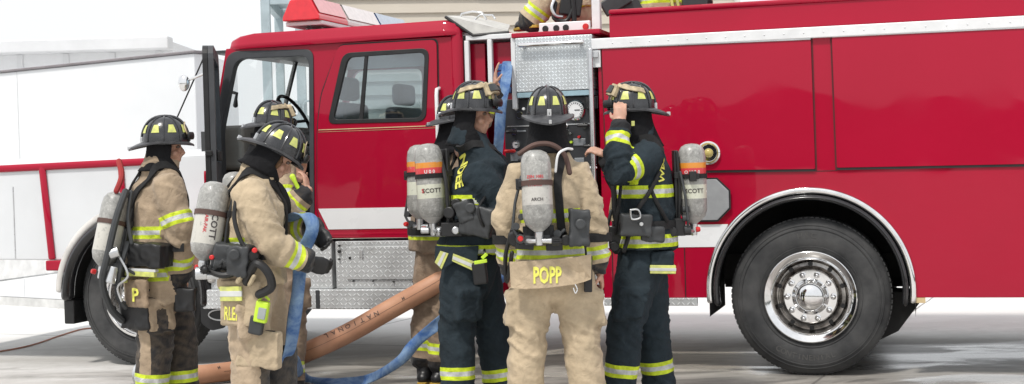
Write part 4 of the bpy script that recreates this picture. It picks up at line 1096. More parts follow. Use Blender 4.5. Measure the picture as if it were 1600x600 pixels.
# white posts with red panels
zp = TR(745, 62)[1]
for a, m in ((728, TRIMW), (764, TRIMW), (801, TRIMW)):
    x = TR(a, 100)[0]; bm = B(); box(bm, x - .017, x + .017, .02, .06, TR(760, 172)[1], zp); tp('post', bm, m, bevel=.005)
for a, b in ((734, 758), (771, 800)):
    xa, xb = TR(a, 100, .1)[0], TR(b, 100, .1)[0]; bm = B(); box(bm, xa, xb, .10, .13, .95, zp - .02); tp('red_panel', bm, RED, bevel=.004)
# gauge panel
gx0, gx1 = TR(790, 250, .06)[0], TR(932, 250, .06)[0]; gz1 = TR(860, 152)[1]; gz0 = 1.05
PANEL = mat('black gauge panel', (.028, .030, .034), .4, var=.2, vscale=6)
bm = B(); box(bm, gx0, gx1, .06, .10, gz0, gz1); gp = tp('gauge_panel', bm, PANEL, bevel=.004)
def pdisc(cx, cy, r, m, name, y=.06, th=.02, par=None, rr=None):
    x, z = TR(cx, cy, .05); bm = B(); lathe(bm, [(0, y - th), (r * .86, y - th), (r, y - th * .5), (r, y), (0, y)], 28, M=Tr((x, 0, z))); return fin(name, bm, m, par or gp, smooth=True)
for cx, cy, r in ((899, 172, .072), (880, 240, .035), (812, 180, .030), (886, 206, .022), (806, 226, .035), (915, 300, .05)):
    pdisc(cx, cy, r, CHROME, 'gauge'); pdisc(cx, cy, r * .82, WHITE if r > .03 else BLACK, 'gauge_dial', th=.0225)
    x, z = TR(cx, cy, .05); bm = B(); box(bm, x - .003, x + r * .5, .034, .0365, z - .003, z + .003, M=None)
    for k in range(16):
        a = R(-40 + 260 * k / 15); MM = Tr((x, 0, z)) @ Matrix.Rotation(-a, 4, 'Y'); box(bm, r * .60, r * .75, .0345, .0370, -.0018, .0018, M=MM)
    fin('gauge_marks', bm, BLACK, gp)
LABM = mat('engraved label', (.30, .32, .34), .4, .5)
for a, b, w_, h_ in ((812, 205, .09, .012), (870, 262, .12, .06), (905, 222, .09, .05), (843, 300, .16, .012), (905, 250, .07, .03), (808, 244, .10, .07)):
    x, z = TR(a, b, .05); bm = B(); box(bm, x - w_ / 2, x + w_ / 2, .052, .0595, z - h_ / 2, z + h_ / 2); fin('label_plate', bm, LABM, gp, bevel=.002)
for a, b, m in ((893, 222, LIMEP), (905, 214, REDP), (884, 222, REDP), (892, 208, CHROME)):
    pdisc(a, b, .010, m, 'indicator', th=.03)
for z in (TR(860, 195)[1], TR(860, 270)[1]):
    bm = B(); box(bm, gx0 + .02, gx1 - .02, .054, .0595, z - .004, z + .004); fin('trim_line', bm, ALU, gp)
bm = B(); box(bm, gx0, gx1, .05, .1, .62, gz0 - .01); tp('lower_panel', bm, DIAM, bevel=.004)
for cx, cz in ((gx0 + .18, .86), (gx1 - .16, .86)):
    bm = B(); lathe(bm, [(0, -.13), (.07, -.13), (.085, -.12), (.085, -.05), (.095, -.04), (.095, .05), (0, .05)], 24, M=Tr((cx, 0, cz))); tp('intake_cap', bm, CHROME, smooth=True)
# valves, tee handles and pipework
for cx, cy, m_ in ((800, 206, BLACK), (820, 250, BLACK), (912, 196, BLACK), (925, 262, CHROME), (798, 236, REDP), (880, 196, CHROME), (921, 228, BLACK), (846, 330, CHROME), (905, 330, CHROME)):
    x, z = TR(cx, cy, .0); bm = B(); tube(bm, [(x, .058, z), (x, -.02, z)], .009, n=8); tube(bm, [(x - .032, -.022, z), (x + .032, -.022, z)], .012, n=8); fin('valve_handle', bm, m_, gp, smooth=True)
    bm = B(); lathe(bm, [(0, .045), (.022, .045), (.026, .0595), (0, .0595)], 16, M=Tr((x, 0, z))); fin('valve_collar', bm, CHROME, gp, smooth=True)
for cx, cy in ((806, 170), (818, 170), (925, 172), (925, 186), (884, 262), (897, 262), (910, 262), (806, 262), (868, 160), (880, 160)):
    x, z = TR(cx, cy, .05); bm = B(); lathe(bm, [(0, .042), (.010, .044), (.012, .0595), (0, .0595)], 12, M=Tr((x, 0, z))); fin('button', bm, (CHROME, WHITE, DGREY)[(cx + cy) % 3], gp, smooth=True)
x, z = TR(926, 160, .04); bm = B(); box(bm, x - .05, x + .04, .03, .0595, z - .045, z + .045); fin('switch_box', bm, BLACKG, gp, bevel=.005)
# silver pole
bm = B(); x, z1 = TR(922, 78, -.06); z0 = TR(922, 320, -.06)[1]; tube(bm, [(x, -.06, z0), (x, -.06, z1)], .017, n=12); box(bm, x - .03, x + .05, -.045, -.002, z1 - .05, z1 - .01); tp('grab_pole', bm, ALU, smooth=True)
bm = B(); x, z = TR(931, 92, -.01); box(bm, x - .02, x + .035, -.02, -.003, z - .06, z + .06); tp('hinge', bm, TRIMW, bevel=.003)
# hatch lid
p = [TR(697, 27, -.0), TR(738, 55, -.0), TR(803, 50, .2), TR(790, 42, .9), TR(736, 27, .9)]
co = [(p[0][0], .0, p[0][1]), (p[1][0], .02, p[1][1]), (p[2][0], .05, TR(803, 50, .05)[1]), (TR(797, 41, 1.1)[0], 1.1, TR(797, 41, 1.1)[1]), (TR(738, 27, 1.1)[0], 1.1, TR(738, 27, 1.1)[1])]
bm = B(); lo = [bm.verts.new(c) for c in co]; hi = [bm.verts.new((c[0], c[1], c[2] + .012)) for c in co]
bm.faces.new(lo); bm.faces.new(hi[::-1])
for i in range(5): bm.faces.new((lo[i], lo[(i + 1) % 5], hi[(i + 1) % 5], hi[i]))
hl = tp('hatch_lid', bm, mat('worn white lid', (.62, .61, .58), .5, var=.15))
bm = B(); tube(bm, [Vector(co[0]) + Vector((0, -.004, 0)), Vector(co[1]) + Vector((0, -.004, 0)), Vector(co[2]) + Vector((0, -.004, 0))], .011, n=8); fin('lid_seal', bm, BLACK, hl)
hc_ = (Vector(co[0]) + Vector(co[1]) + Vector(co[4])) / 3 + Vector((.05, .1, .03))
bm = B(); tube(bm, [hc_ + Vector(v) for v in ((-.12, 0, 0), (-.10, 0, .05), (-.02, .02, .065), (.06, 0, .05), (.09, .0, .0))], .009); tube(bm, [hc_ + Vector(v) for v in ((-.0, 0, .0), (.03, .05, .04), (.13, .04, .03), (.16, .0, .0))], .008); fin('lid_handle', bm, CHROME, hl, smooth=True)
bm = B(); a = px([(738, 56), (800, 54), (800, 62), (738, 66)]); box(bm, TR(726, 60)[0], TR(806, 60)[0], .02, .45, zp, zp + .035); tp('coaming', bm, TRIMW, bevel=.004)
# deck control plate with holes
bm = B(); xa, xb = TR(842, 40, .25)[0], TR(922, 38, .25)[0]; box(bm, xa, xb, .25, .28, zdeck + .001, zdeck + .085); dc = tp('deck_valve_plate', bm, WHITE, bevel=.006)
for a in (852, 869, 884, 915):
    x, z = TR(a, 40, .25); z = zdeck + .042
    bm = B(); lathe(bm, [(0, .238), (.020, .238), (.024, .2505), (0, .2505)], 16, M=Tr((x, 0, z))); fin('valve_hole', bm, BLACK if a != 915 else REDP, dc, smooth=True)
bm = B(); xa = TR(931, 30, .2)[0]; box(bm, xa - .03, xa + .03, .2, .26, zdeck, zdeck + .30); tp('deck_post', bm, TRIMW, bevel=.006)
# ---- light bar across the roof
lbx, _ = TR(470, 37, .05); lz0 = TR(470, 38, .05)[1]
def seg(y0, y1, m, name, top=.155, s=1.0):
    bm = B(); pr = [(-.15 * s, .0), (-.148 * s, .03), (-.085 * s, top), (.075 * s, top + .01), (.148 * s, .03), (.15 * s, .0)]
    rg = []
    for y in (y0, y1): rg.append([bm.verts.new((lbx + a, y, lz0 + .03 + b)) for a, b in pr])
    for i in range(6): bm.faces.new((rg[0][i], rg[0][(i + 1) % 6], rg[1][(i + 1) % 6], rg[1][i]))
    bm.faces.new(rg[0]); bm.faces.new(rg[1][::-1]); o_ = fin(name, bm, m, lb, bevel=.008)
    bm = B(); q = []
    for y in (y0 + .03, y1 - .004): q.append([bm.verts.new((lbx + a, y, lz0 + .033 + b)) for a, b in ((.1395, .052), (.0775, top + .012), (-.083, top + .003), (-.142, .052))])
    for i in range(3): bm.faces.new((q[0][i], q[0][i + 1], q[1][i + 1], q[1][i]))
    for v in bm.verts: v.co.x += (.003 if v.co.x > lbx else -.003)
    fin('lens_sky_sheen', bm, {'red_lens': LRT, 'clear_lens': LWT, 'blue_lens': LBT}[name], lb, bevel=0); return o_  # paler sheet over the lens, painting the sky's reflection on its upper faces
bm = B(); box(bm, lbx - .15, lbx + .15, .10, 2.02, lz0 - .005, lz0 + .028)
for y in (.3, 1.8):
    tube(bm, [(lbx - .12, y, lz0 - .09), (lbx - .06, y, lz0 - .01)], .012); tube(bm, [(lbx + .12, y, lz0 - .09), (lbx + .06, y, lz0 - .01)], .012)
lb = tp('light_bar', bm, TRIMW, bevel=.008)
def lensm(n, c, em=0):
    m = mat(n, c, .15, var=.06, vscale=20, coat=.6); return m
LR = lensm('red lens', (.75, .02, .035)); LRT = lensm('sky lit red lens', (.80, .34, .34)); LBT = lensm('sky lit blue lens', (.45, .56, .68)); LWT = lensm('sky lit white lens', (.85, .83, .80)); LW = lensm('white lens', (.72, .70, .66)); LB = lensm('blue lens', (.10, .22, .48))  # the paler copies carry the sky reflection in their colour
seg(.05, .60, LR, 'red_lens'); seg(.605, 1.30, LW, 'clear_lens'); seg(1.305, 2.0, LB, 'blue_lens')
for i in range(1):
    bm = B(); tube(bm, spline([(lbx + .02, .12, lz0), (lbx + .08, .10, lz0 - .06), (lbx + .02, .2, lz0 - .08), (lbx - .08, .25, lz0 - .10)], 16), .008, n=6); fin('cable', bm, BLACK, lb, smooth=True)

# ================================================================== SETTING
def wobj(name, bm, m, **k): return fin(name, bm, m, None, **k)
# ground
bm = B(); vs = [bm.verts.new(c) for c in ((-300, -150, 0), (300, -150, 0), (300, 420, 0), (-300, 420, 0))]; bm.faces.new(vs)
m, nt, p = newmat('wet concrete')
tc = N(nt, 'ShaderNodeTexCoord').outputs['Object']
mp = N(nt, 'ShaderNodeMapping'); mp.inputs['Rotation'].default_value = (0, 0, TH); mp.inputs['Scale'].default_value = (.45, 1.3, 1); nt.links.new(tc, mp.inputs[0]); st_ = mp.outputs[0]
f1 = noi(nt, 1.1, 7, st_, .6, .7); f2 = noi(nt, 9, 6, tc); f3 = noi(nt, 160, 3, tc)
base = mixc(nt, ramp(nt, f1, .35, .68), (.46, .445, .42), (.64, .63, .61))
base = mixc(nt, mth(nt, 'MULTIPLY', ramp(nt, f2, .4, .75), .35), base, (.36, .34, .32))
base = mixc(nt, mth(nt, 'MULTIPLY', ramp(nt, f3, .45, .8), .25), base, (.66, .65, .63))
sx = N(nt, 'ShaderNodeSeparateXYZ'); nt.links.new(tc, sx.inputs[0])
# wet zone around the truck and crew: darker and glossier
dx = mth(nt, 'DIVIDE', mth(nt, 'ADD', sx.outputs[0], -1.0), 4.6); dy = mth(nt, 'DIVIDE', mth(nt, 'ADD', sx.outputs[1], -9.7), 1.55)
rad = mth(nt, 'SQRT', mth(nt, 'ADD', mth(nt, 'POWER', dx, 2), mth(nt, 'POWER', dy, 2)))
wz = mth(nt, 'ADD', mth(nt, 'MULTIPLY', ramp(nt, rad, 1.35, .55), .75), mth(nt, 'MULTIPLY_ADD', noi(nt, .9, 6, st_, .6, 1.0), 1.6, -.85))
wet = ramp(nt, wz, .12, .42)
f5 = ramp(nt, noi(nt, 2.2, 9, st_, .72, 1.4), .40, .62)
base = mixc(nt, mth(nt, 'MULTIPLY', wet, .80), base, mixc(nt, f5, (.085, .076, .066), (.36, .335, .30)))
spk = ramp(nt, noi(nt, 55, 6, tc, .8), .60, .70); base = mixc(nt, mth(nt, 'MULTIPLY', spk, .55), base, (.10, .095, .09))
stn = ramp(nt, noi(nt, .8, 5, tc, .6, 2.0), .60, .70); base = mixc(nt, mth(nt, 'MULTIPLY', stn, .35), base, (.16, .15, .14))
# far apron painted near white: sunlit, blown-out ground put into the colour
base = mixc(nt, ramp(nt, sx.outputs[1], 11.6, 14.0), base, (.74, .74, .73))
# slab joints
rr = N(nt, 'ShaderNodeMapping'); rr.inputs['Rotation'].default_value = (0, 0, R(24)); nt.links.new(tc, rr.inputs[0]); s2 = N(nt, 'ShaderNodeSeparateXYZ'); nt.links.new(rr.outputs[0], s2.inputs[0])
wob = mth(nt, 'MULTIPLY_ADD', noi(nt, 2, 3, tc), .03, -.015)
def joint(o, per, off): return mth(nt, 'LESS_THAN', mth(nt, 'ABSOLUTE', mth(nt, 'SUBTRACT', mth(nt, 'MODULO', mth(nt, 'ADD', mth(nt, 'ADD', o, wob), 100 + off), per), per / 2)), .010)
jt = mth(nt, 'MAXIMUM', joint(s2.outputs[0], 4.6, .9), joint(s2.outputs[1], 4.6, 2.3))
base = mixc(nt, mth(nt, 'MULTIPLY', jt, .7), base, (.09, .085, .08))
nt.links.new(base, p.inputs['Base Color'])
# pooled dirty water trailing behind the rear wheel, splashes at the step
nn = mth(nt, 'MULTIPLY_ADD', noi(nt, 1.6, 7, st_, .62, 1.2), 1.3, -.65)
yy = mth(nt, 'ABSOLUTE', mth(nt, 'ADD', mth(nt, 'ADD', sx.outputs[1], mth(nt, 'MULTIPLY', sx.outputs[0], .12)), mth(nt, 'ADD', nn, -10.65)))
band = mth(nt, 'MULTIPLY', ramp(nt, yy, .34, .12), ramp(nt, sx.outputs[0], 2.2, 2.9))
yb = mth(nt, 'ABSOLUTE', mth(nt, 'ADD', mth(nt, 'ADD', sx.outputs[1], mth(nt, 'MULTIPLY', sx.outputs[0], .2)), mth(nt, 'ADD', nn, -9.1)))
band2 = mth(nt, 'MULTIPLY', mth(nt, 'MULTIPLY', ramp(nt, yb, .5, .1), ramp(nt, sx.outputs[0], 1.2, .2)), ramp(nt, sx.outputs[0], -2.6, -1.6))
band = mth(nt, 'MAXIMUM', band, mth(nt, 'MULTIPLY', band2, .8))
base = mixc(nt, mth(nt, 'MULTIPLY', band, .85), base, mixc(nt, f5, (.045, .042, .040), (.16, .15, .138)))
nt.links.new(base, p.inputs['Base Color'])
pud = mth(nt, 'MAXIMUM', mth(nt, 'MULTIPLY', wet, ramp(nt, noi(nt, 1.4, 5, st_, .55, .8), .52, .60)), band)
nt.links.new(mth(nt, 'ADD', mth(nt, 'MULTIPLY_ADD', wet, -.28, .70), mth(nt, 'MULTIPLY', pud, -.28)), p.inputs['Roughness'])
nt.links.new(bump(nt, mth(nt, 'ADD', mth(nt, 'MULTIPLY', f3, mth(nt, 'MULTIPLY_ADD', wet, -.8, 1.0)), mth(nt, 'MULTIPLY', f2, .6)), .30, .006), p.inputs['Normal'])
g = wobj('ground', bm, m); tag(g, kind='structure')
# painted faded line on the slab
# container / white site building behind the bonnet
bl = W(-40, 470, 17); br_ = W(316, 470, 14.6)
d = (br_ - bl); d.z = 0; Lc = d.length; rz = math.atan2(d.y, d.x)
sh = empty('boundary_wall', (bl.x, bl.y, 0), rz, 'tall smooth white wall with thin dark capping behind the white bonnet', 'wall')
INV[sh.name] = Matrix.Identity(4)
H1 = W(155, 99, (bl.y + br_.y) / 2).z
bm = B(); box(bm, -3, Lc, 0, .16, .10, H1 - .018); fin('wall', bm, mat('bleached white cladding', (.70, .715, .73), .5, var=.02, vscale=2), sh, bevel=.01)
for i_ in range(2):
    bm = B(); box(bm, -2.4 + i_ * 3.4, -2.388 + i_ * 3.4, -.004, -.0005, .12, H1 - .03); fin('panel_joint', bm, mat('joint grey', (.68, .695, .71), .7) if i_ == 0 else bpy.data.materials['joint grey'], sh)
bm = B(); box(bm, -3.05, Lc + .04, -.03, .19, H1 - .016, H1 + .01); fin('roof_edge', bm, mat('dark roof edge', (.22, .20, .21), .6), sh, bevel=.01)
bm = B(); box(bm, -3, Lc, -.01, .15, .0, .098); fin('footing', bm, mat('grey skirt', (.62, .62, .61), .7), sh)
# distant pale hall with grey canopy
hb = W(-60, 230, 34); he = W(275, 230, 34)
ha = empty('distant_hall', (hb.x, hb.y, 0), 0, 'hazy pale hall with a grey canopy above the trailer roof', 'building'); INV[ha.name] = Matrix.Identity(4)
HW = he.x - hb.x; hz_ = W(60, 55, 34).z
PALE = mat('bleached far wall', (.72, .73, .75), .8, var=.02)
bm = B(); box(bm, -14, HW, 0, 8, 0, hz_ - .25); fin('wall', bm, PALE, ha)
PG = mat('pale grey canopy', (.66, .67, .69), .7, var=.08, vscale=.6)
for a, b, c, dd in ((-60, 270, 50, .30),):
    A0, A1 = W(a, c, 34), W(b, c - (8 if a > 0 else -3), 34); bm = B(); box(bm, A0.x - hb.x - 14, A1.x - hb.x, -.5, -.001, 0, dd)
    for v in bm.verts: v.co.z += hz_ - .45
    fin('canopy', bm, PG, ha, bevel=.03)
bm = B()
for a in range(9): box(bm, -3 + a * 1.1, -2.86 + a * 1.1, -.03, -.002, 1.0, hz_ - .46)
fin('wall_rib', bm, PG, ha)
# beige sided building
b0 = W(500, 200, 27); bx_ = W(1180, 200, 27)
bd = empty('clapboard_building', (b0.x, b0.y, 0), R(9), 'beige clapboard building with dark trimmed window behind the cab roof', 'building'); INV[bd.name] = Matrix.Identity(4)
m, nt, p = newmat('beige clapboard'); 
nt.links.new(mixc(nt, noi(nt, 1.5, 5), (.45, .405, .34), (.53, .48, .41)), p.inputs['Base Color']); p.inputs['Roughness'].default_value = .7
bm = B(); pitchz = .26; n = 34; prev = None; Wd = 8.3
for i in range(n):
    z = i * pitchz
    for zz, yy in ((z, -.06), (z + pitchz, .0)):
        r = [bm.verts.new((0, yy, zz)), bm.verts.new((Wd, yy, zz))]
        if prev: bm.faces.new((prev[0], prev[1], r[1], r[0]))
        prev = r
top = n * pitchz; bk = [bm.verts.new((0, 6, top)), bm.verts.new((Wd, 6, top)), bm.verts.new((0, 6, 0)), bm.verts.new((Wd, 6, 0))]
bm.faces.new((prev[0], prev[1], bk[1], bk[0])); bm.faces.new((bk[0], bk[1], bk[3], bk[2]))
fin('wall', bm, m, bd)
for xa_ in (-.02, Wd - .1):
    bm = B(); box(bm, xa_, xa_ + .12, -.09, 6.0, 0, top); fin('corner_board', bm, mat('cream trim', (.62, .59, .54), .6), bd)
bm = B(); box(bm, -.5, Wd + .5, -.6, 6.5, top, top + .25); fin('roof', bm, mat('brown roof', (.2, .18, .16), .7), bd)
for (pxx, z0) in ((790, 0), (640, 1)):
    q = W(pxx, 0, 27.6); xloc = (q.x - b0.x) / math.cos(R(9))
    zz = q.z + .02 if z0 == 0 else 1.2
    bm = B(); box(bm, xloc - .55, xloc + .55, -.07, .0, zz, zz + 1.2); w_ = fin('window', bm, DGREY, bd, bevel=.01)
    bm = B(); box(bm, xloc - .48, xloc + .48, -.078, -.0705, zz + .07, zz + 1.13); fin('pane', bm, mat('window sky', (.35, .45, .55), .1, var=.05), w_)
# steel stair tower
t0 = W(424, 300, 22)
tw = empty('steel_tower', (t0.x, t0.y, 0), R(4), 'pale blue grey steel frame tower behind the open cab', 'tower'); INV[tw.name] = Matrix.Identity(4)
wid = W(487, 300, 22).x - t0.x; 
post = []
for x, y in ((0, 0), (wid * .83, 0), (0, 2.2), (wid * .83 + .1, 2.2)):
    bm = B(); box(bm, x - .07, x + .07, y - .07, y + .07, 0, 6.6); fin('post', bm, STEEL, tw, bevel=.01)
for z in (2.18, 3.45, 4.05, 6.0):
    bm = B(); box(bm, .071, wid * .83 - .071, -.05, .05, z, z + .16); box(bm, .071, wid * .83 + .03, 2.15, 2.25, z, z + .16); box(bm, -.05, .05, .071, 2.129, z, z + .16); box(bm, wid * .83 - .05, wid * .83 + .05, .071, 2.129, z, z + .16); fin('beam', bm, STEEL, tw)
bm = B()
for z in (2.35,):
    for i in range(3):
        x = .1 + i * .22; tube(bm, [(x, -.1, z), (x, -.1, z + .14), (x + .05, -.1, z + .19), (x + .11, -.1, z + .19), (x + .16, -.1, z + .14), (x + .16, -.1, z)], .016, n=6)
fin('hoop_rail', bm, STEEL, tw, smooth=True)
bm = B(); box(bm, .0, wid * .9, .1, 2.1, 4.21, 4.26); fin('platform', bm, STEEL, tw)
# low tree line and depot behind the photographer (mirrored in the paint)
bm = B(); pr = None
for i in range(90):
    a = R(180 + 180 * i / 89); r = 120; h = 6.5 + 3.5 * noise.noise(Vector((i * .35, 0, 0))) + 2 * noise.noise(Vector((i * 1.3, 4, 0)))
    ring = [bm.verts.new((r * math.cos(a), r * math.sin(a), -.5)), bm.verts.new((r * math.cos(a), r * math.sin(a), h)), bm.verts.new((r * 1.3 * math.cos(a), r * 1.3 * math.sin(a), h * .6))]
    if pr: bm.faces.new((pr[0], ring[0], ring[1], pr[1])); bm.faces.new((pr[1], ring[1], ring[2], pr[2]))
    pr = ring
hl_ = wobj('hills', bm, mat('hazy wooded hills', (.10, .12, .10), .9, vscale=.08, var=.3)); tag(hl_, kind='structure')

# ---- world and sun
w = bpy.data.worlds.new('World'); scene.world = w; w.use_nodes = True; nt = w.node_tree; bg = nt.nodes['Background']
SUN_EL, SUN_AZ = 58, 212      # azimuth measured clockwise from +Y: behind the camera, to its left
sky = N(nt, 'ShaderNodeTexSky'); sky.sky_type = 'NISHITA'; sky.sun_disc = False; sky.sun_elevation = R(SUN_EL); sky.sun_rotation = R(SUN_AZ); sky.air_density = 1.2; sky.dust_density = 3
nt.links.new(sky.outputs[0], bg.inputs[0]); bg.inputs[1].default_value = .10
bg2 = N(nt, 'ShaderNodeBackground'); tcw = N(nt, 'ShaderNodeTexCoord'); cl = noi(nt, 1.8, 4, tcw.outputs['Generated'])
nt.links.new(mixc(nt, cl, (.93, .96, 1.0), (1.0, 1.0, 1.0)), bg2.inputs[0]); bg2.inputs[1].default_value = 1.15
mx = N(nt, 'ShaderNodeMixShader'); mx.inputs[0].default_value = .86; nt.links.new(bg.outputs[0], mx.inputs[1]); nt.links.new(bg2.outputs[0], mx.inputs[2]); nt.links.new(mx.outputs[0], nt.nodes['World Output'].inputs[0])
sd = bpy.data.lights.new('sun', 'SUN'); sd.energy = 2.7; sd.angle = R(6); sd.color = (1, .96, .9); so = bpy.data.objects.new('sun', sd); COL.objects.link(so)
sdir = Vector((math.sin(R(SUN_AZ)) * math.cos(R(SUN_EL)), math.cos(R(SUN_AZ)) * math.cos(R(SUN_EL)), math.sin(R(SUN_EL))))
so.rotation_euler = sdir.to_track_quat('Z', 'Y').to_euler()
scene.view_settings.view_transform = 'Standard'; scene.view_settings.look = 'None'; scene.view_settings.exposure = 0
# ================================================================== PEOPLE
def P_(px_, py_, D): return W(px_, py_, D)
SILM = mat('silver reflective tape', SILV, .4)
# --- centre: tan coat, back to camera
D = 7.94
c = person_make('popp', (856, 191), D, 2, 'firefighter in a tan turnout coat lettered POPP, back to the camera', TANC, TANC, (.075,), (.225, .425), seed=1, k=1.0,
    over=dict(shL=(815, 274, 0), shR=(900, 272, 0), elL=(794, 340, -.03), elR=(924, 338, -.03), wrL=(796, 412, .05), wrR=(935, 412, .0), hem=(866, 436, 0), waist=(861, 372, 0), chest=(856, 300, 0), neck=(854, 226, -.0),
              hipL=(838, 425, 0), hipR=(894, 425, 0), knL=(824, 525, 0), knR=(908, 525, .0), anL=(820, 640, 0), anR=(922, 640, 0)),
    torso_w=.93, head=(0, -4, 0), st_leg=(.10,), hood_gap=60, hood_len=.19, hood_flare=.04, hands=dict(R=dict(curl=.9, d=Vector((.15, .25, -1)).normalized())), face=False, hemdrop=.0, bulk=1.0)
ft, tb, M = air_pack(c['root'], P_(842, 366, D - .30), P_(836, 234, D - .26), Vector((0, 1, 0)), .083, TANKP, c['jb'], c['J'], 'popp',
    [('ZEN 1082\nAIRPAK\nHYDRO', .62, -5, .022, RTXT), ('ARCH', .40, 0, .024, KTXT)])
pn = panel(c['root'], 'name_panel', TANF, [(796, 409, .05), (808, 409, .02), (824, 408), (860, 405), (898, 402), (914, 399, .02), (924, 397, .05), (924, 436, .05), (914, 440, .02), (896, 445, -.004), (858, 450, -.006), (822, 452, -.004), (808, 452, .02), (798, 450, .05)], D, -.232, .014)
pm_ = pn.data.copy(); pm_.transform(c['root'].matrix_basis)
decal('POPP', (855, 431), 1, .122, bvh_of(pm_), 'name_lettering', TEXTY, c['root'], squash=.54, bold=.035)
gear(c['root'], 'mask_pouch', DGREY, [('b', 905, 356, -.22, .11, .09, .20, 5, 3), ('c', 907, 350, -.275, .028, .03, (0, 1, 0))], D, bevel=.015)
gear(c['root'], 'radio', BLACK, [('b', 919, 428, -.14, .045, .035, .20, 0, 2), ('t', [(916, 405, -.14), (915, 390, -.15), (912, 370, -.18)], .006)], D, bevel=.006)
gear(c['root'], 'radio_grip', LIMEP, [('b', 920, 415, -.16, .028, .012, .07, 0, 2)], D, bevel=.003)
gear(c['root'], 'hip_regulator', BLACK, [('c', 806, 372, -.20, .045, .06, (0, 1, .2)), ('b', 820, 378, -.20, .10, .07, .08, 0, 5), ('t', [(800, 360, -.2), (790, 400, -.12), (792, 440, -.05), (800, 395, -.2)], .012), ('c', 884, 375, -.22, .03, .05, (0, 1, 0)), ('b', 866, 384, -.2, .09, .06, .05, 0, 0)], D)
gear(c['root'], 'key_clip', CHROME, [('t', [(898, 443, -.2), (902, 452, -.2), (899, 458, -.2), (896, 450, -.2)], .004)], D, smooth=True)
gear(c['root'], 'yoke', BRSTR, [('t', [(812, 240, -.19), (836, 226, -.21), (862, 226, -.21), (882, 242, -.2), (890, 270, -.2)], .014)], D, smooth=True)
gear(c['root'], 'air_hose', TRIMW, [('t', [(868, 268, -.25), (872, 242, -.26), (884, 233, -.23), (894, 233, -.18)], .007)], D, smooth=True)

# --- dark coat lettered NDEE
D = 8.5
c = person_make('ndee', (741, 181), D, -58, 'firefighter in dark navy turnout gear lettered NDEE with face in profile', DARKC, DARKC, (.08,), (.19, .485), seed=2, k=1.0,
    over=dict(neck=(729, 222, .0), chest=(738, 300, 0), waist=(738, 360, 0), hem=(737, 394, 0), shL=(764, 256, .18), shR=(744, 270, -.15), elR=(788, 322, -.20), elL=(800, 300, .25), wrR=(818, 352, -.02), wrL=(826, 330, .25),
              hipL=(748, 425, .10), hipR=(722, 425, -.10), knL=(768, 510, .12), knR=(714, 512, -.08), anL=(783, 614, .12), anR=(716, 614, -.1)),
    head=(-50, 2, 0), st_leg=(.12,), hood_gap=66, hood_flare=.015, hood_len=.175, helmet_kw=dict(goggles=True, clutter=True, shield=LEATH), bulk=1.06)
back = (Matrix.Rotation(R(-58), 3, 'Z') @ Vector((0, 1, 0)))
ft, tb, M = air_pack(c['root'], P_(677, 352, D - .13), P_(668, 224, D - .12), back, .083, TANKB, c['jb'], c['J'], 'bands',
    [('SCOTT', .42, 5, .036, KTXT), ('S', .42, -34, .034, RTXT), ('U 0 0', .65, 0, .028, WTXT)], back=(1, 0))
decal('NDEE', (721, 268), -66, .088, c['jb'], 'name_lettering', TEXTY, c['root'], bold=.04)
gear(c['root'], 'mask_pouch', DGREY, [('b', 748, 345, -.27, .19, .10, .17, -20, 12), ('c', 735, 325, -.32, .030, .03, (.2, 1, 0)), ('b', 728, 330, -.26, .10, .09, .12, -20, -20)], D, bevel=.02)
gear(c['root'], 'radio', BLACK, [('b', 750, 427, -.28, .085, .05, .13, 0, -5), ('t', [(752, 408, -.27), (757, 398, -.27), (757, 390, -.25)], .007)], D, bevel=.012)
gear(c['root'], 'radio_clip', LIMEP, [('b', 751, 409, -.29, .075, .03, .02, 0, -8), ('b', 757, 400, -.28, .04, .02, .02, 0, -40)], D, bevel=.003)
gear(c['root'], 'hip_regulator', BLACK, [('c', 703, 332, -.24, .035, .05, (.3, 1, 0)), ('c', 714, 318, -.24, .03, .05, (.3, 1, 0)), ('b', 706, 358, -.2, .12, .08, .08, 0, 0), ('t', [(690, 250, -.12), (697, 285, -.18), (700, 320, -.2), (702, 350, -.2)], .014), ('t', [(765, 300, -.2), (748, 325, -.32), (755, 352, -.34), (775, 360, -.22)], .009)], D)
gear(c['root'], 'hose_fitting', ALU, [('c', 690, 362, -.2, .03, .06, (1, .3, 0)), ('c', 712, 360, -.26, .022, .03, (0, 1, 0)), ('c', 664, 360, -.12, .02, .05, (1, 0, 0))], D)
panel(c['root'], 'coat_tail', DARKP, [(680, 384), (712, 386), (748, 384), (744, 426), (712, 408), (690, 422), (679, 410)], D, -.245)
panel(c['root'], 'tail_stripe', LIMEM, [(688, 392), (701, 396), (690, 421), (679, 410)], D, -.250, .004); panel(c['root'], 'silver_stripe', SILM, [(693, 394), (697, 395), (687, 417), (683, 413)], D, -.253, .002)
panel(c['root'], 'tail_stripe', LIMEM, [(708, 396), (742, 409), (743, 425), (706, 408)], D, -.250, .004); panel(c['root'], 'silver_stripe', SILM, [(708, 400), (742, 414), (742, 420), (707, 405)], D, -.253, .002)

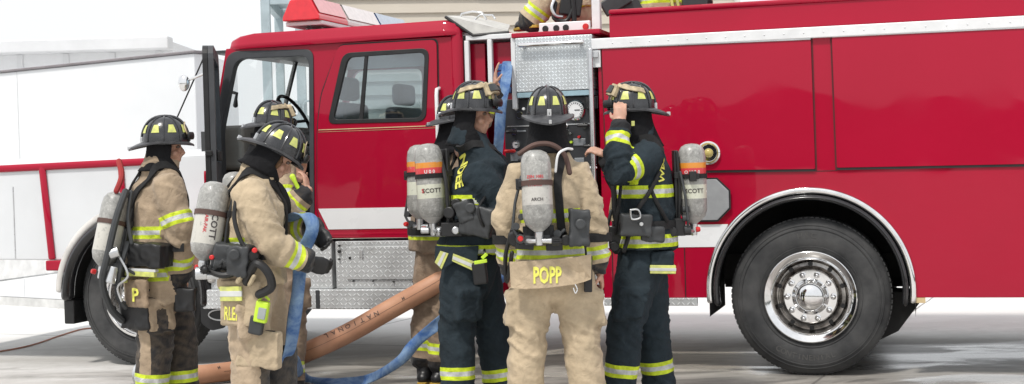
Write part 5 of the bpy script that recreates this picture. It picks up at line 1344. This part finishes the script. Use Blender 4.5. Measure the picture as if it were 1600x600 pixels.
# --- dark coat lettered WES, hand on helmet
D = 8.5
c = person_make('wes', (988, 182), D, 86, 'firefighter in dark navy gear lettered WES holding the helmet brim', DARKC, DARKC, (.07, .385), (.20, .49), seed=3, k=1.0,
    over=dict(neck=(1001, 222, 0), chest=(1006, 292, 0), waist=(1008, 350, 0), hem=(1008, 388, 0), shL=(1012, 246, -.17), elL=(962, 272, -.34), wrL=(968, 202, -.24), shR=(1000, 246, .19), elR=(988, 292, .20), wrR=(953, 249, .12),
              hipL=(998, 420, -.09), hipR=(1010, 420, .09), knL=(978, 510, -.12), knR=(1018, 505, .10), anL=(968, 612, -.12), anR=(1030, 604, .12)),
    head=(4, 0, 0), st_leg=(.13,), hood_gap=64, hood_flare=.022, hood_len=.18, hands=dict(L=dict(d=Vector((.05, .25, 1)).normalized(), n=Vector((0.1, 1, .1)), curl=.75), R=dict(d=Vector((-1, .3, .45)).normalized(), n=Vector((0, .5, -1)), curl=1.0)), bulk=1.08, face=False,
    helmet_kw=dict(goggles=True, clutter=True))
ft, tb, M = air_pack(c['root'], P_(1084, 352, D - .0), P_(1080, 224, D + .0), Vector((-1, 0, 0)), .083, TANKB, c['jb'], c['J'], 'bands',
    [('SCOTT', .42, 8, .036, KTXT), ('S', .42, -36, .038, RTXT), ('O U 0 0', .65, 0, .028, WTXT)], back=(0, 0))
decal('WES', (1035, 266), 80, .072, c['jb'], 'name_lettering', TEXTY, c['root'])
gear(c['root'], 'hip_pouch', DGREY, [('b', 992, 352, -.24, .18, .10, .13, 5, 4), ('b', 1018, 366, -.22, .14, .07, .09, 5, 4)], D, bevel=.02)
gear(c['root'], 'chest_strap', STRAP, [('t', [(1030, 270, -.22), (1015, 300, -.26), (995, 330, -.28), (985, 360, -.26), (975, 392, -.25)], .013), ('t', [(1015, 292, -.24), (1028, 320, -.25), (1042, 345, -.2)], .012), ('t', [(970, 290, -.25), (966, 330, -.26), (962, 365, -.2)], .010)], D, smooth=True)
gear(c['root'], 'buckle', ALU, [('t', [(985, 328, -.30), (997, 328, -.30), (1000, 340, -.30), (987, 342, -.3), (985, 328, -.3)], .006), ('c', 1002, 350, -.3, .012, .02, (0, 1, 0))], D, smooth=True)
gear(c['root'], 'hip_regulator', BLACK, [('b', 962, 370, -.10, .08, .08, .12, 0, 0), ('c', 960, 385, -.15, .03, .05, (0, 1, 0)), ('t', [(955, 330, -.1), (950, 360, -.12), (962, 395, -.12), (975, 375, -.15)], .010), ('b', 1058, 355, -.05, .09, .10, .10, 0, 0), ('c', 1050, 362, -.13, .03, .04, (0, 1, 0))], D)
gear(c['root'], 'brown_strap_end', LEATH, [('t', [(958, 310, 0), (955, 335, .02), (962, 350, 0)], .014)], D, smooth=True)
gear(c['root'], 'hood_tab', LIMEM, [('b', 989, 193, -.16, .02, .012, .03, 0, 0)], D, bevel=.003)
gear(c['root'], 'coat_tail', DARKP, [('b', 1032, 408, -.06, .13, .30, .13, -2, 2)], D, bevel=.02)
gear(c['root'], 'tail_stripe', LIMEM, [('b', 1033, 418, -.062, .150, .320, .050, -2, 2)], D, bevel=.004)
gear(c['root'], 'silver_stripe', mat('silver tape', SILV, .4), [('b', 1033, 418, -.062, .154, .324, .018, -2, 2)], D, bevel=.002)

# --- behind NDEE: brown trousers, arm raised
D = 9.72
c = person_make('rear', (712, 196), D, -25, 'firefighter in brown trousers behind the dark coat, hand raised to the folded blue hose', BRNC2, BRNC2, (.09,), (.2, .5), seed=4, k=1.0,
    over=dict(neck=(706, 228, 0), chest=(695, 300, 0), waist=(690, 360, 0), hem=(688, 395, 0), shL=(680, 250, 0), shR=(722, 250, .0), elR=(744, 196, .05), wrR=(770, 144, .0), elL=(672, 320, .1), wrL=(700, 350, .2),
              hipL=(676, 410, 0), hipR=(704, 410, 0), knL=(668, 490, 0), knR=(692, 492, -.05), anL=(664, 560, 0), anR=(690, 566, -.05)),
    head=(-30, 0, 0), st_leg=(.10,), hands=dict(R=dict(d=Vector((.06, .0, 1)).normalized(), n=Vector((1, 0, 0)), curl=.25)), face=False, pockets=False)
bk = Matrix.Rotation(R(-25), 3, 'Z') @ Vector((0, 1, 0))
air_pack(c['root'], P_(656, 345, D - .32), P_(655, 226, D - .28), bk, .083, TANKB, c['jb'], c['J'], 'bands', None)

# --- left: lettered RLER coat flap, holding blue hose
D = 7.8
c = person_make('rler', (428, 247), D, -68, 'firefighter in tan coat with RLER flap, bowed head, cradling blue hose', TANC, TANK2, (.065,), (.285, .56), seed=5, k=.97,
    over=dict(neck=(404, 272, 0), chest=(392, 335, 0), waist=(392, 395, 0), hem=(396, 446, 0), shL=(408, 296, .19), shR=(388, 298, -.18), elR=(424, 384, -.26), wrR=(474, 406, -.16), elL=(456, 350, .28), wrL=(488, 358, .10),
              hipL=(404, 440, .10), hipR=(386, 440, -.10), knL=(432, 540, .12), knR=(392, 545, -.10), anL=(440, 655, .12), anR=(390, 660, -.1)),
    head=(-6, 30, 0), gloves=dict(R='k', L='k'), hands=dict(R=dict(d=Vector((.8, .3, -.3)).normalized(), n=Vector((0, 1, .4)), curl=.9), L=dict(d=Vector((.5, -.3, -.6)).normalized(), n=Vector((0, -1, 0)), curl=.8)),
    st_leg=(.9,), hood_gap=78, hood_flare=.02, hood_len=.14, hair=True, bulk=1.05, dkfun=lambda ci, al, p: 1.0 if (ci >= 0 and al < .42 and p.x > W(415, 560, 7.8).x) else 0.0)
bk = Matrix.Rotation(R(-68), 3, 'Z') @ Vector((0, 1, 0))
air_pack(c['root'], P_(317, 411, D - .20), P_(338, 284, D - .12), bk, .083, TANKS, c['jb'], c['J'], 's', [('SCOTT', .46, (16, 1), .050, KTXT), ('AIR-PAK', .46, (-14, 1), .026, RTXT)])
air_pack(c['root'], P_(352, 345, D + .10), P_(352, 284, D + .10), bk, .06, TANKS, c['jb'], c['J'], 's', None, straps=False, belt=False) if False else None
bm = B(); A0, A1 = P_(377, 478, D - .25), P_(377, 478, D - .22)
Mf = Tr(P_(376, 476, D - .24)) @ Matrix.Rotation(R(-14), 4, 'Z') @ Matrix.Rotation(R(2), 4, 'Y')
vs = box(bm, -.115, .115, -.014, .014, -.115, .13, M=Mf); 
fl = fin('name_flap', bm, TANP, c['root'], world=True, bevel=.012)
fm = fl.data.copy(); fm.transform(c['root'].matrix_basis); fb = bvh_of(fm)
decal('RLER', (363, 491), -2, .10, fb, 'name_lettering', TEXTY, c['root'], squash=.42, bold=.02)
gear(c['root'], 'flap_stripe', LIMEM, [('b', 361, 459, -.262, .125, .012, .078, -14, 0)], D, bevel=.002)
gear(c['root'], 'silver_stripe', SILM, [('b', 361, 459, -.264, .126, .013, .030, -14, 0)], D, bevel=.002)
gear(c['root'], 'mask_pouch', DGREY, [('b', 376, 408, -.27, .12, .10, .17, -15, 8), ('b', 352, 400, -.22, .12, .09, .13, 0, 10), ('c', 366, 398, -.33, .03, .03, (0, 1, 0))], D, bevel=.02)
gear(c['root'], 'breathing_hose', BLACK, [('t', [(385, 440, -.28), (400, 412, -.33), (418, 425, -.34), (424, 448, -.32), (405, 460, -.30)], .024), ('t', [(372, 300, -.22), (366, 340, -.26), (378, 380, -.28), (392, 395, -.3)], .012), ('t', [(330, 425, -.25), (350, 430, -.28), (372, 425, -.28)], .018), ('c', 398, 398, -.3, .03, .05, (.2, 1, .3))], D, smooth=True)
gear(c['root'], 'red_cap', REDP, [('c', 398, 391, -.33, .014, .02, (0, 1, 0)), ('c', 331, 402, -.27, .013, .02, (0, 1, 0))], D)
gear(c['root'], 'wooden_handle', LEATH, [('t', [(372, 440, -.30), (378, 428, -.31), (380, 418, -.31)], .014), ('t', [(390, 445, -.31), (397, 432, -.32)], .012)], D, smooth=True)
gear(c['root'], 'radio', DGREY, [('b', 401, 508, -.26, .075, .045, .10, -10, 12)], D, bevel=.01)
gear(c['root'], 'alarm_device', LIMEP, [('b', 409, 487, -.28, .070, .04, .115, -10, 12), ('t', [(404, 470, -.28), (412, 462, -.28), (420, 468, -.28)], .007)], D, bevel=.008)
gear(c['root'], 'alarm_face', mat('grey face', (.35, .38, .38), .4), [('b', 409, 490, -.303, .042, .01, .06, -10, 12)], D, bevel=.002)
gear(c['root'], 'thigh_patch', BLACK, [('b', 418, 521, -.21, .085, .02, .035, -14, 4)], D, bevel=.003)
gear(c['root'], 'bellows_pocket', TANP, [('b', 405, 545, -.19, .24, .07, .20, -14, 4)], D, bevel=.03)
gear(c['root'], 'valve_head', ALU, [('c', 314, 427, -.24, .035, .06, (1, .2, 0)), ('c', 332, 430, -.24, .022, .08, (1, 0, 0))], D)

# --- far behind, under the cab door: bare hands holding a green gadget
D = 9.42
c = person_make('cab', (424, 206), D, -42, 'firefighter in tan coat by the open cab, helmet with tan front strap, hands raised', BRNC, BRNC2, (.08, .3), (.2, .5), seed=6, k=1.0,
    over=dict(neck=(418, 240, 0), chest=(420, 305, 0), waist=(420, 360, 0), hem=(420, 400, 0), shR=(440, 262, -.14), shL=(400, 262, .12), elR=(447, 335, -.25), wrR=(474, 306, -.25), elL=(452, 320, .15), wrL=(462, 290, .0)),
    head=(-5, 8, 0), hands=dict(R=dict(d=Vector((-.1, .3, 1)).normalized(), n=Vector((-1, .3, 0)), curl=.7), L=dict(d=Vector((.3, 0, 1)).normalized(), n=Vector((0, -1, 0)), curl=.7)), helmet_kw=dict(clutter=True), hood_gap=65)
air_pack(c['root'], P_(372, 400, D - .05), P_(366, 268, D - .05), Matrix.Rotation(R(-42), 3, 'Z') @ Vector((0, 1, 0)), .083, TANKS, c['jb'], c['J'], 's', None, belt=False)
o = gear(None, 'flashlight', LIMEP, [('t', [(456, 274, -.3), (461, 284, -.3), (468, 296, -.3)], .017), ('c', 457, 277, -.3, .026, .03, (-.4, 0, 1))], D, smooth=True) if False else None
bm = B(); tube(bm, [P_(457, 276, D - .28), P_(461, 284, D - .28), P_(467, 296, D - .28)], [.019, .013, .013], n=14); g_ = fin('flashlight', bm, LIMEP, None, smooth=True); tag(g_, 'small lime green flashlight held up in bare hands', 'flashlight')

# --- far left: brown coat, dark legs
D = 8.72
c = person_make('left', (259, 233), D, -52, 'leftmost firefighter in tan coat and black trousers beside the front wheel', BRNC, BRNC, (.07, .34), (.295, .55), seed=8, k=.97,
    over=dict(neck=(250, 262, 0), chest=(243, 320, 0), waist=(238, 385, 0), hem=(246, 474, 0), shL=(242, 284, .17), shR=(262, 288, -.17), elR=(281, 355, -.20), wrR=(284, 424, -.10), elL=(262, 350, .28), wrL=(285, 380, .3),
              hipL=(258, 440, .10), hipR=(232, 440, -.08), knL=(280, 525, .12), knR=(242, 530, -.08), anL=(286, 616, .12), anR=(236, 622, -.08)),
    head=(-30, 0, 0), st_leg=(.12,), hood_gap=66, hood_flare=.015, hood_len=.17, hands=dict(R=dict(curl=.8)), dkfun=lambda ci, al, p: 1.0 if (p.z < .80 and al < .80 and ci >= 0 and not (W(228, 540, 8.72).x < p.x < W(246, 540, 8.72).x and p.z < .62)) else 0.0)
bk = Matrix.Rotation(R(-52), 3, 'Z') @ Vector((0, 1, 0))
air_pack(c['root'], P_(160, 420, D - .22), P_(184, 300, D - .14), bk, .080, TANKS, c['jb'], c['J'], 's', None)
gear(c['root'], 'name_flap', BRNP, [('b', 215, 458, -.24, .17, .03, .17, -30, 0)], D, bevel=.012)
gear(c['root'], 'flap_stripe', LIMEM, [('b', 220, 428, -.26, .22, .03, .030, -25, 2), ('b', 192, 438, -.24, .05, .03, .030, -25, 2)], D, bevel=.004)
gear(c['root'], 'flap_stripe_silver', mat('silver tape', SILV, .4), [('b', 222, 422, -.262, .22, .032, .016, -25, 2)], D, bevel=.002)
bm = textmesh('P', .11, .03); Mx = Tr(P_(211, 462, D - .275)) @ Matrix.Rotation(R(-30), 4, 'Z') @ Matrix.Rotation(R(90), 4, 'X'); bm.transform(Mx); fin('name_lettering', bm, TEXTY, c['root'], world=True, recalc=False)
gear(c['root'], 'hip_bag', BLACK, [('b', 236, 398, -.22, .24, .14, .14, -25, 4), ('b', 218, 492, -.16, .20, .12, .16, -20, 0)], D, bevel=.035)
gear(c['root'], 'tool_pouch', BLACK, [('b', 290, 468, -.14, .12, .07, .14, 0, 3)], D, bevel=.015)
gear(c['root'], 'breathing_hose', DGREY, [('t', [(196, 300, -.22), (182, 340, -.30), (168, 400, -.34), (160, 440, -.32), (172, 480, -.26), (190, 500, -.2)], .022), ('t', [(200, 380, -.24), (188, 420, -.30), (184, 460, -.28), (196, 480, -.24)], .016), ('t', [(205, 300, -.2), (200, 340, -.24), (206, 380, -.26)], .012)], D, smooth=True)
gear(c['root'], 'tank_clip', ALU, [('c', 178, 395, -.32, .035, .06, (1, .2, .3)), ('t', [(186, 400, -.3), (200, 430, -.32), (184, 448, -.3), (190, 470, -.3)], .008), ('c', 175, 430, -.32, .03, .10, (.2, .2, 1))], D)
gear(c['root'], 'red_strap', mat('faded red webbing', (.34, .03, .03), .8), [('t', [(186, 252, -.1), (190, 275, -.16), (182, 298, -.20)], .018)], D, smooth=True)
gear(c['root'], 'coat_patch', LIMEM, [('b', 270, 312, -.28, .07, .012, .022, -20, -30), ('b', 276, 350, -.30, .075, .012, .022, -20, -30)], D, bevel=.002) if False else None

# --- two on top of the pump deck / in the hose bed (mostly above the frame)
D = 10.75
zd = W(870, 46, D).z
c = person_make('deck', (885, -150), D, 15, 'firefighter kneeling on the pump deck, tan trousers with lime cuff', TANC, TANC, (.07,), (.3, .6), seed=9, k=1.0, base_z=zd - .0,
    over=dict(head=(885, -150, 0), neck=(882, -118, 0), chest=(884, -70, 0), waist=(890, -12, 0), hem=(893, 16, 0), shL=(875, -105, -.18), shR=(890, -105, .18), elL=(860, -60, -.2), elR=(870, -60, .2), wrL=(845, -40, -.1), wrR=(850, -40, .1),
              hipL=(886, 8, -.12), hipR=(902, 8, .10), knL=(868, -20, -.15), knR=(912, 22, .0), anL=(828, 34, -.10), anR=(890, 40, .25)), head=(0, 20, 0), face=False, pockets=False, st_leg=(.09,))
gear(c['root'], 'air_mask', BLACK, [('b', 892, 8, -.25, .16, .10, .16, 0, 10), ('t', [(868, 5, -.28), (866, 28, -.3), (885, 32, -.3), (896, 12, -.3)], .016), ('t', [(895, 0, -.3), (897, 25, -.3), (897, 42, -.3)], .02)], D, bevel=.01)
gear(c['root'], 'hose_ring', ALU, [('t', [(866, 0, -.3), (862, 12, -.32), (868, 24, -.32), (878, 26, -.3)], .012)], D, smooth=True)
D = 10.9
c = person_make('bed', (1060, -168), D, 20, 'firefighter sitting in the hose bed above the red wall, tan coat with lime band', TANC, TANC, (.07,), (.3, .52), seed=10, k=1.0, base_z=zd - .35,
    over=dict(neck=(1056, -130, 0), chest=(1050, -70, 0), waist=(1042, -12, 0), hem=(1036, 30, 0), shL=(1018, -105, 0), shR=(1086, -108, 0), elL=(992, -40, -.05), elR=(1108, -50, .0), wrL=(978, 8, -.12), wrR=(1098, 0, -.1),
              hipL=(1028, 12, 0), hipR=(1062, 10, 0), knL=(1000, 5, .40), knR=(1092, 2, .40), anL=(985, 58, .55), anR=(1100, 56, .55)), head=(0, 0, 0), face=False, pockets=False)
gear(c['root'], 'pack_plate', DGREY, [('b', 962, 4, -.2, .22, .05, .12, 0, -30), ('b', 1085, 4, -.25, .18, .10, .10, 0, 0), ('b', 985, 12, -.15, .16, .06, .10, 0, -25)], D, bevel=.01)
gear(c['root'], 'side_stripe', LIMEM, [('b', 1050, 6, -.24, .02, .03, .12, 0, -10), ('b', 1059, 6, -.24, .02, .03, .12, 0, -10)], D, bevel=.002)

# ================================================================== HOSES
def lay(name, m, pts, rad, label, cat, n=90, side=None, flat=False, wob=0):
    P = spline(pts, n)
    bm = B(); tube(bm, P, rad if isinstance(rad, list) else [rad] * len(P), n=18, side=side); o = fin(name, bm, m, None, smooth=True, autos=False); tag(o, label, cat); return o
mt, nt, p = newmat('tan rubber hose')
c1 = mixc(nt, ramp(nt, noi(nt, 6, 6), .3, .7), (.44, .215, .125), (.55, .29, .175)); c1 = mixc(nt, mth(nt, 'MULTIPLY', ramp(nt, noi(nt, 40, 6), .60, .74), .3), c1, (.28, .16, .11)); nt.links.new(c1, p.inputs['Base Color']); p.inputs['Roughness'].default_value = .55
nt.links.new(bump(nt, noi(nt, 200, 3), .2, .003), p.inputs['Normal'])
gz = .075
def G(a, b, z): # point on the ray through (a,b) at height z
    d = ray(a, b); return EYE + d * ((z - EYE.z) / d.z)
ptsT = [G(238, 585, gz), G(300, 586, gz), G(360, 580, gz), G(425, 571, gz), W(482, 549, 9.55) , W(545, 520, 9.60), W(612, 482, 9.62), W(676, 446, 9.60), W(735, 412, 9.72), TM @ Vector((TR(800, 370, .0)[0], -.02, .80))]
P = spline(ptsT, 120)
bm = B(); tube(bm, P, [(.068, .062)] * len(P), n=24, side=(0, 0, 1)); ho = fin('supply_hose', bm, mt, None, smooth=True, autos=False); tag(ho, 'thick tan rubber hose lettered NATIONAL running along the ground', 'hose')
INV[ho.name] = Matrix.Identity(4)
hm_ = bvh_of(ho.data)
INKM = mat('black ink', (.12, .07, .05), .6)
n_ = 'NATIONAL'
for i, ch in enumerate(n_):
    pxx = 588 - i * 11.2; pyy = 492 + i * 4.9 - 2
    decal(ch, (pxx, pyy), 180 + 24, .048, hm_, 'hose_lettering', INKM, ho, offp=.002)
bm = B()
for k in (0,):
    L0 = [p + Vector((0, -.064, .012 - .028 * k)) for p in P[25:]]; tube(bm, [hm_.find_nearest(q)[0] for q in L0], .0014, n=5)
fin('seam_line', bm, INKM, ho, smooth=True)
for a, b in ((690 - 60, 466), (300 + 42, 574)):
    decal('M', (a, b), 204, .03, hm_, 'hose_mark', INKM, ho, offp=.002)
bm = B(); q = P[0]; dd = (P[0] - P[3]).normalized(); lathe(bm, [(0, -.02), (.085, -.02), (.095, .0), (.095, .05), (.085, .06), (.085, .11), (0, .11)], 24, M=axisM(q, dd)); fin('coupling', bm, ALU, ho, smooth=True)

mb, nt, p = newmat('blue canvas hose'); f = ramp(nt, noi(nt, 9, 7, rough=.7, dist=.5), .35, .65)
nt.links.new(mixc(nt, f, (.03, .10, .29), (.22, .33, .48)), p.inputs['Base Color']); p.inputs['Roughness'].default_value = .8
nt.links.new(bump(nt, noi(nt, 260, 3), .35, .003), p.inputs['Normal'])
mb2, nt, p = newmat('bright blue hose'); nt.links.new(mixc(nt, ramp(nt, noi(nt, 10, 6, dist=.6), .3, .66), (.02, .08, .30), (.16, .28, .50)), p.inputs['Base Color']); p.inputs['Roughness'].default_value = .7
nt.links.new(bump(nt, noi(nt, 260, 3), .35, .003), p.inputs['Normal'])
def flat(name, m, ctrl, wid, label, cat='hose', n=80, face=None, th=.010, group=None):
    """lay-flat hose: a thin flattened tube; ctrl = points with a width direction"""
    P = spline([c[0] for c in ctrl], n); S = spline([c[1] for c in ctrl], n)
    bm = B(); rings = []; L = len(P)
    for i in range(L):
        t = (P[min(L - 1, i + 1)] - P[max(0, i - 1)]).normalized(); s = (S[i] - t * S[i].dot(t)).normalized(); u = t.cross(s)
        rings.append([bm.verts.new(P[i] + s * wid * math.cos(a) * (1 + .06 * math.sin(i * .4)) + u * (th * math.sin(a) + .010 * math.cos(a * 2) * math.sin(i * .23))) for a in [2 * math.pi * k / 14 for k in range(14)]])
    for a, b in zip(rings, rings[1:]):
        for k in range(14): bm.faces.new((a[k], a[(k + 1) % 14], b[(k + 1) % 14], b[k]))
    bm.faces.new(rings[0][::-1]); bm.faces.new(rings[-1])
    o = fin(name, bm, m, None, smooth=True, autos=False); return tag(o, label, cat, group)
X = Vector((1, 0, 0)); Yv = Vector((0, 1, 0)); Zv = Vector((0, 0, 1))
D = 7.8
flat('attack_hose', mb, [(W(452, 345, D + .15), X), (W(468, 335, D + .05), X), (W(484, 340, D - .02), X), (W(487, 362, D - .05), X), (W(472, 400, D - .02), X), (W(466, 450, D - .05), X), (W(460, 500, D - .05), X * .9 + Yv * .3), (W(452, 545, D), X * .8 + Yv * .5), (W(438, 568, D + .1), Zv + X * .3), (W(432, 566, D + .35), Zv), (W(446, 556, D + .5), Zv), (W(462, 566, D + .6), X * .5 + Zv),
    (G(478, 590, .05), Yv + Zv * .6), (G(520, 597, .03), Yv + Zv * .5), (G(572, 594, .04), Yv * .7 + Zv), (W(620, 566, 9.15), Zv + Yv * .3), (W(655, 530, 9.1), Zv + X * -.4), (W(692, 500, 9.05), Zv - X * .5), (W(740, 462, 9.1), Zv - X * .5), (W(790, 430, 9.4), Zv), (TM @ Vector((TR(840, 380)[0], -.05, .95)), Zv)],
    .037, 'long flat blue hose draped over an arm and looping along the ground', n=170)
flat('folded_hose', mb, [(W(793, 97, 10.15), X), (W(790, 130, 10.0), X), (W(783, 170, 9.95), X), (W(780, 215, 9.95), X), (W(776, 270, 9.98), X), (W(778, 330, 10.0), X)], .036, 'faded blue hose hanging down in front of the gauge panel', n=40)
for i in range(4):
    z = TR(790, 105 + i * 12, .1)[1]; x0, x1 = TR(776, 110, .1)[0], TR(800, 110, .1)[0]
    flat('stacked_hose', mb2, [(TM @ Vector((x0, .12, z)), Zv), (TM @ Vector(((x0 + x1) / 2, .085, z)), Zv), (TM @ Vector((x1 - .005, .09, z)), Zv)], .024,
         ('topmost', 'second', 'third', 'lowest')[i] + ' bright blue hose fold in the stack beside the diamond panel', n=14, th=.02, group='hose folds stacked behind the pump panel')
mo = mat('orange cord', (.50, .22, .14), .6)
lay('cord', mo, [G(-60, 556, .008), G(0, 549, .008), G(50, 539, .008), G(95, 524, .008), G(130, 514, .008), G(165, 512, .008)], .007, 'thin orange cord lying across the bare concrete at left', 'cord', n=40)
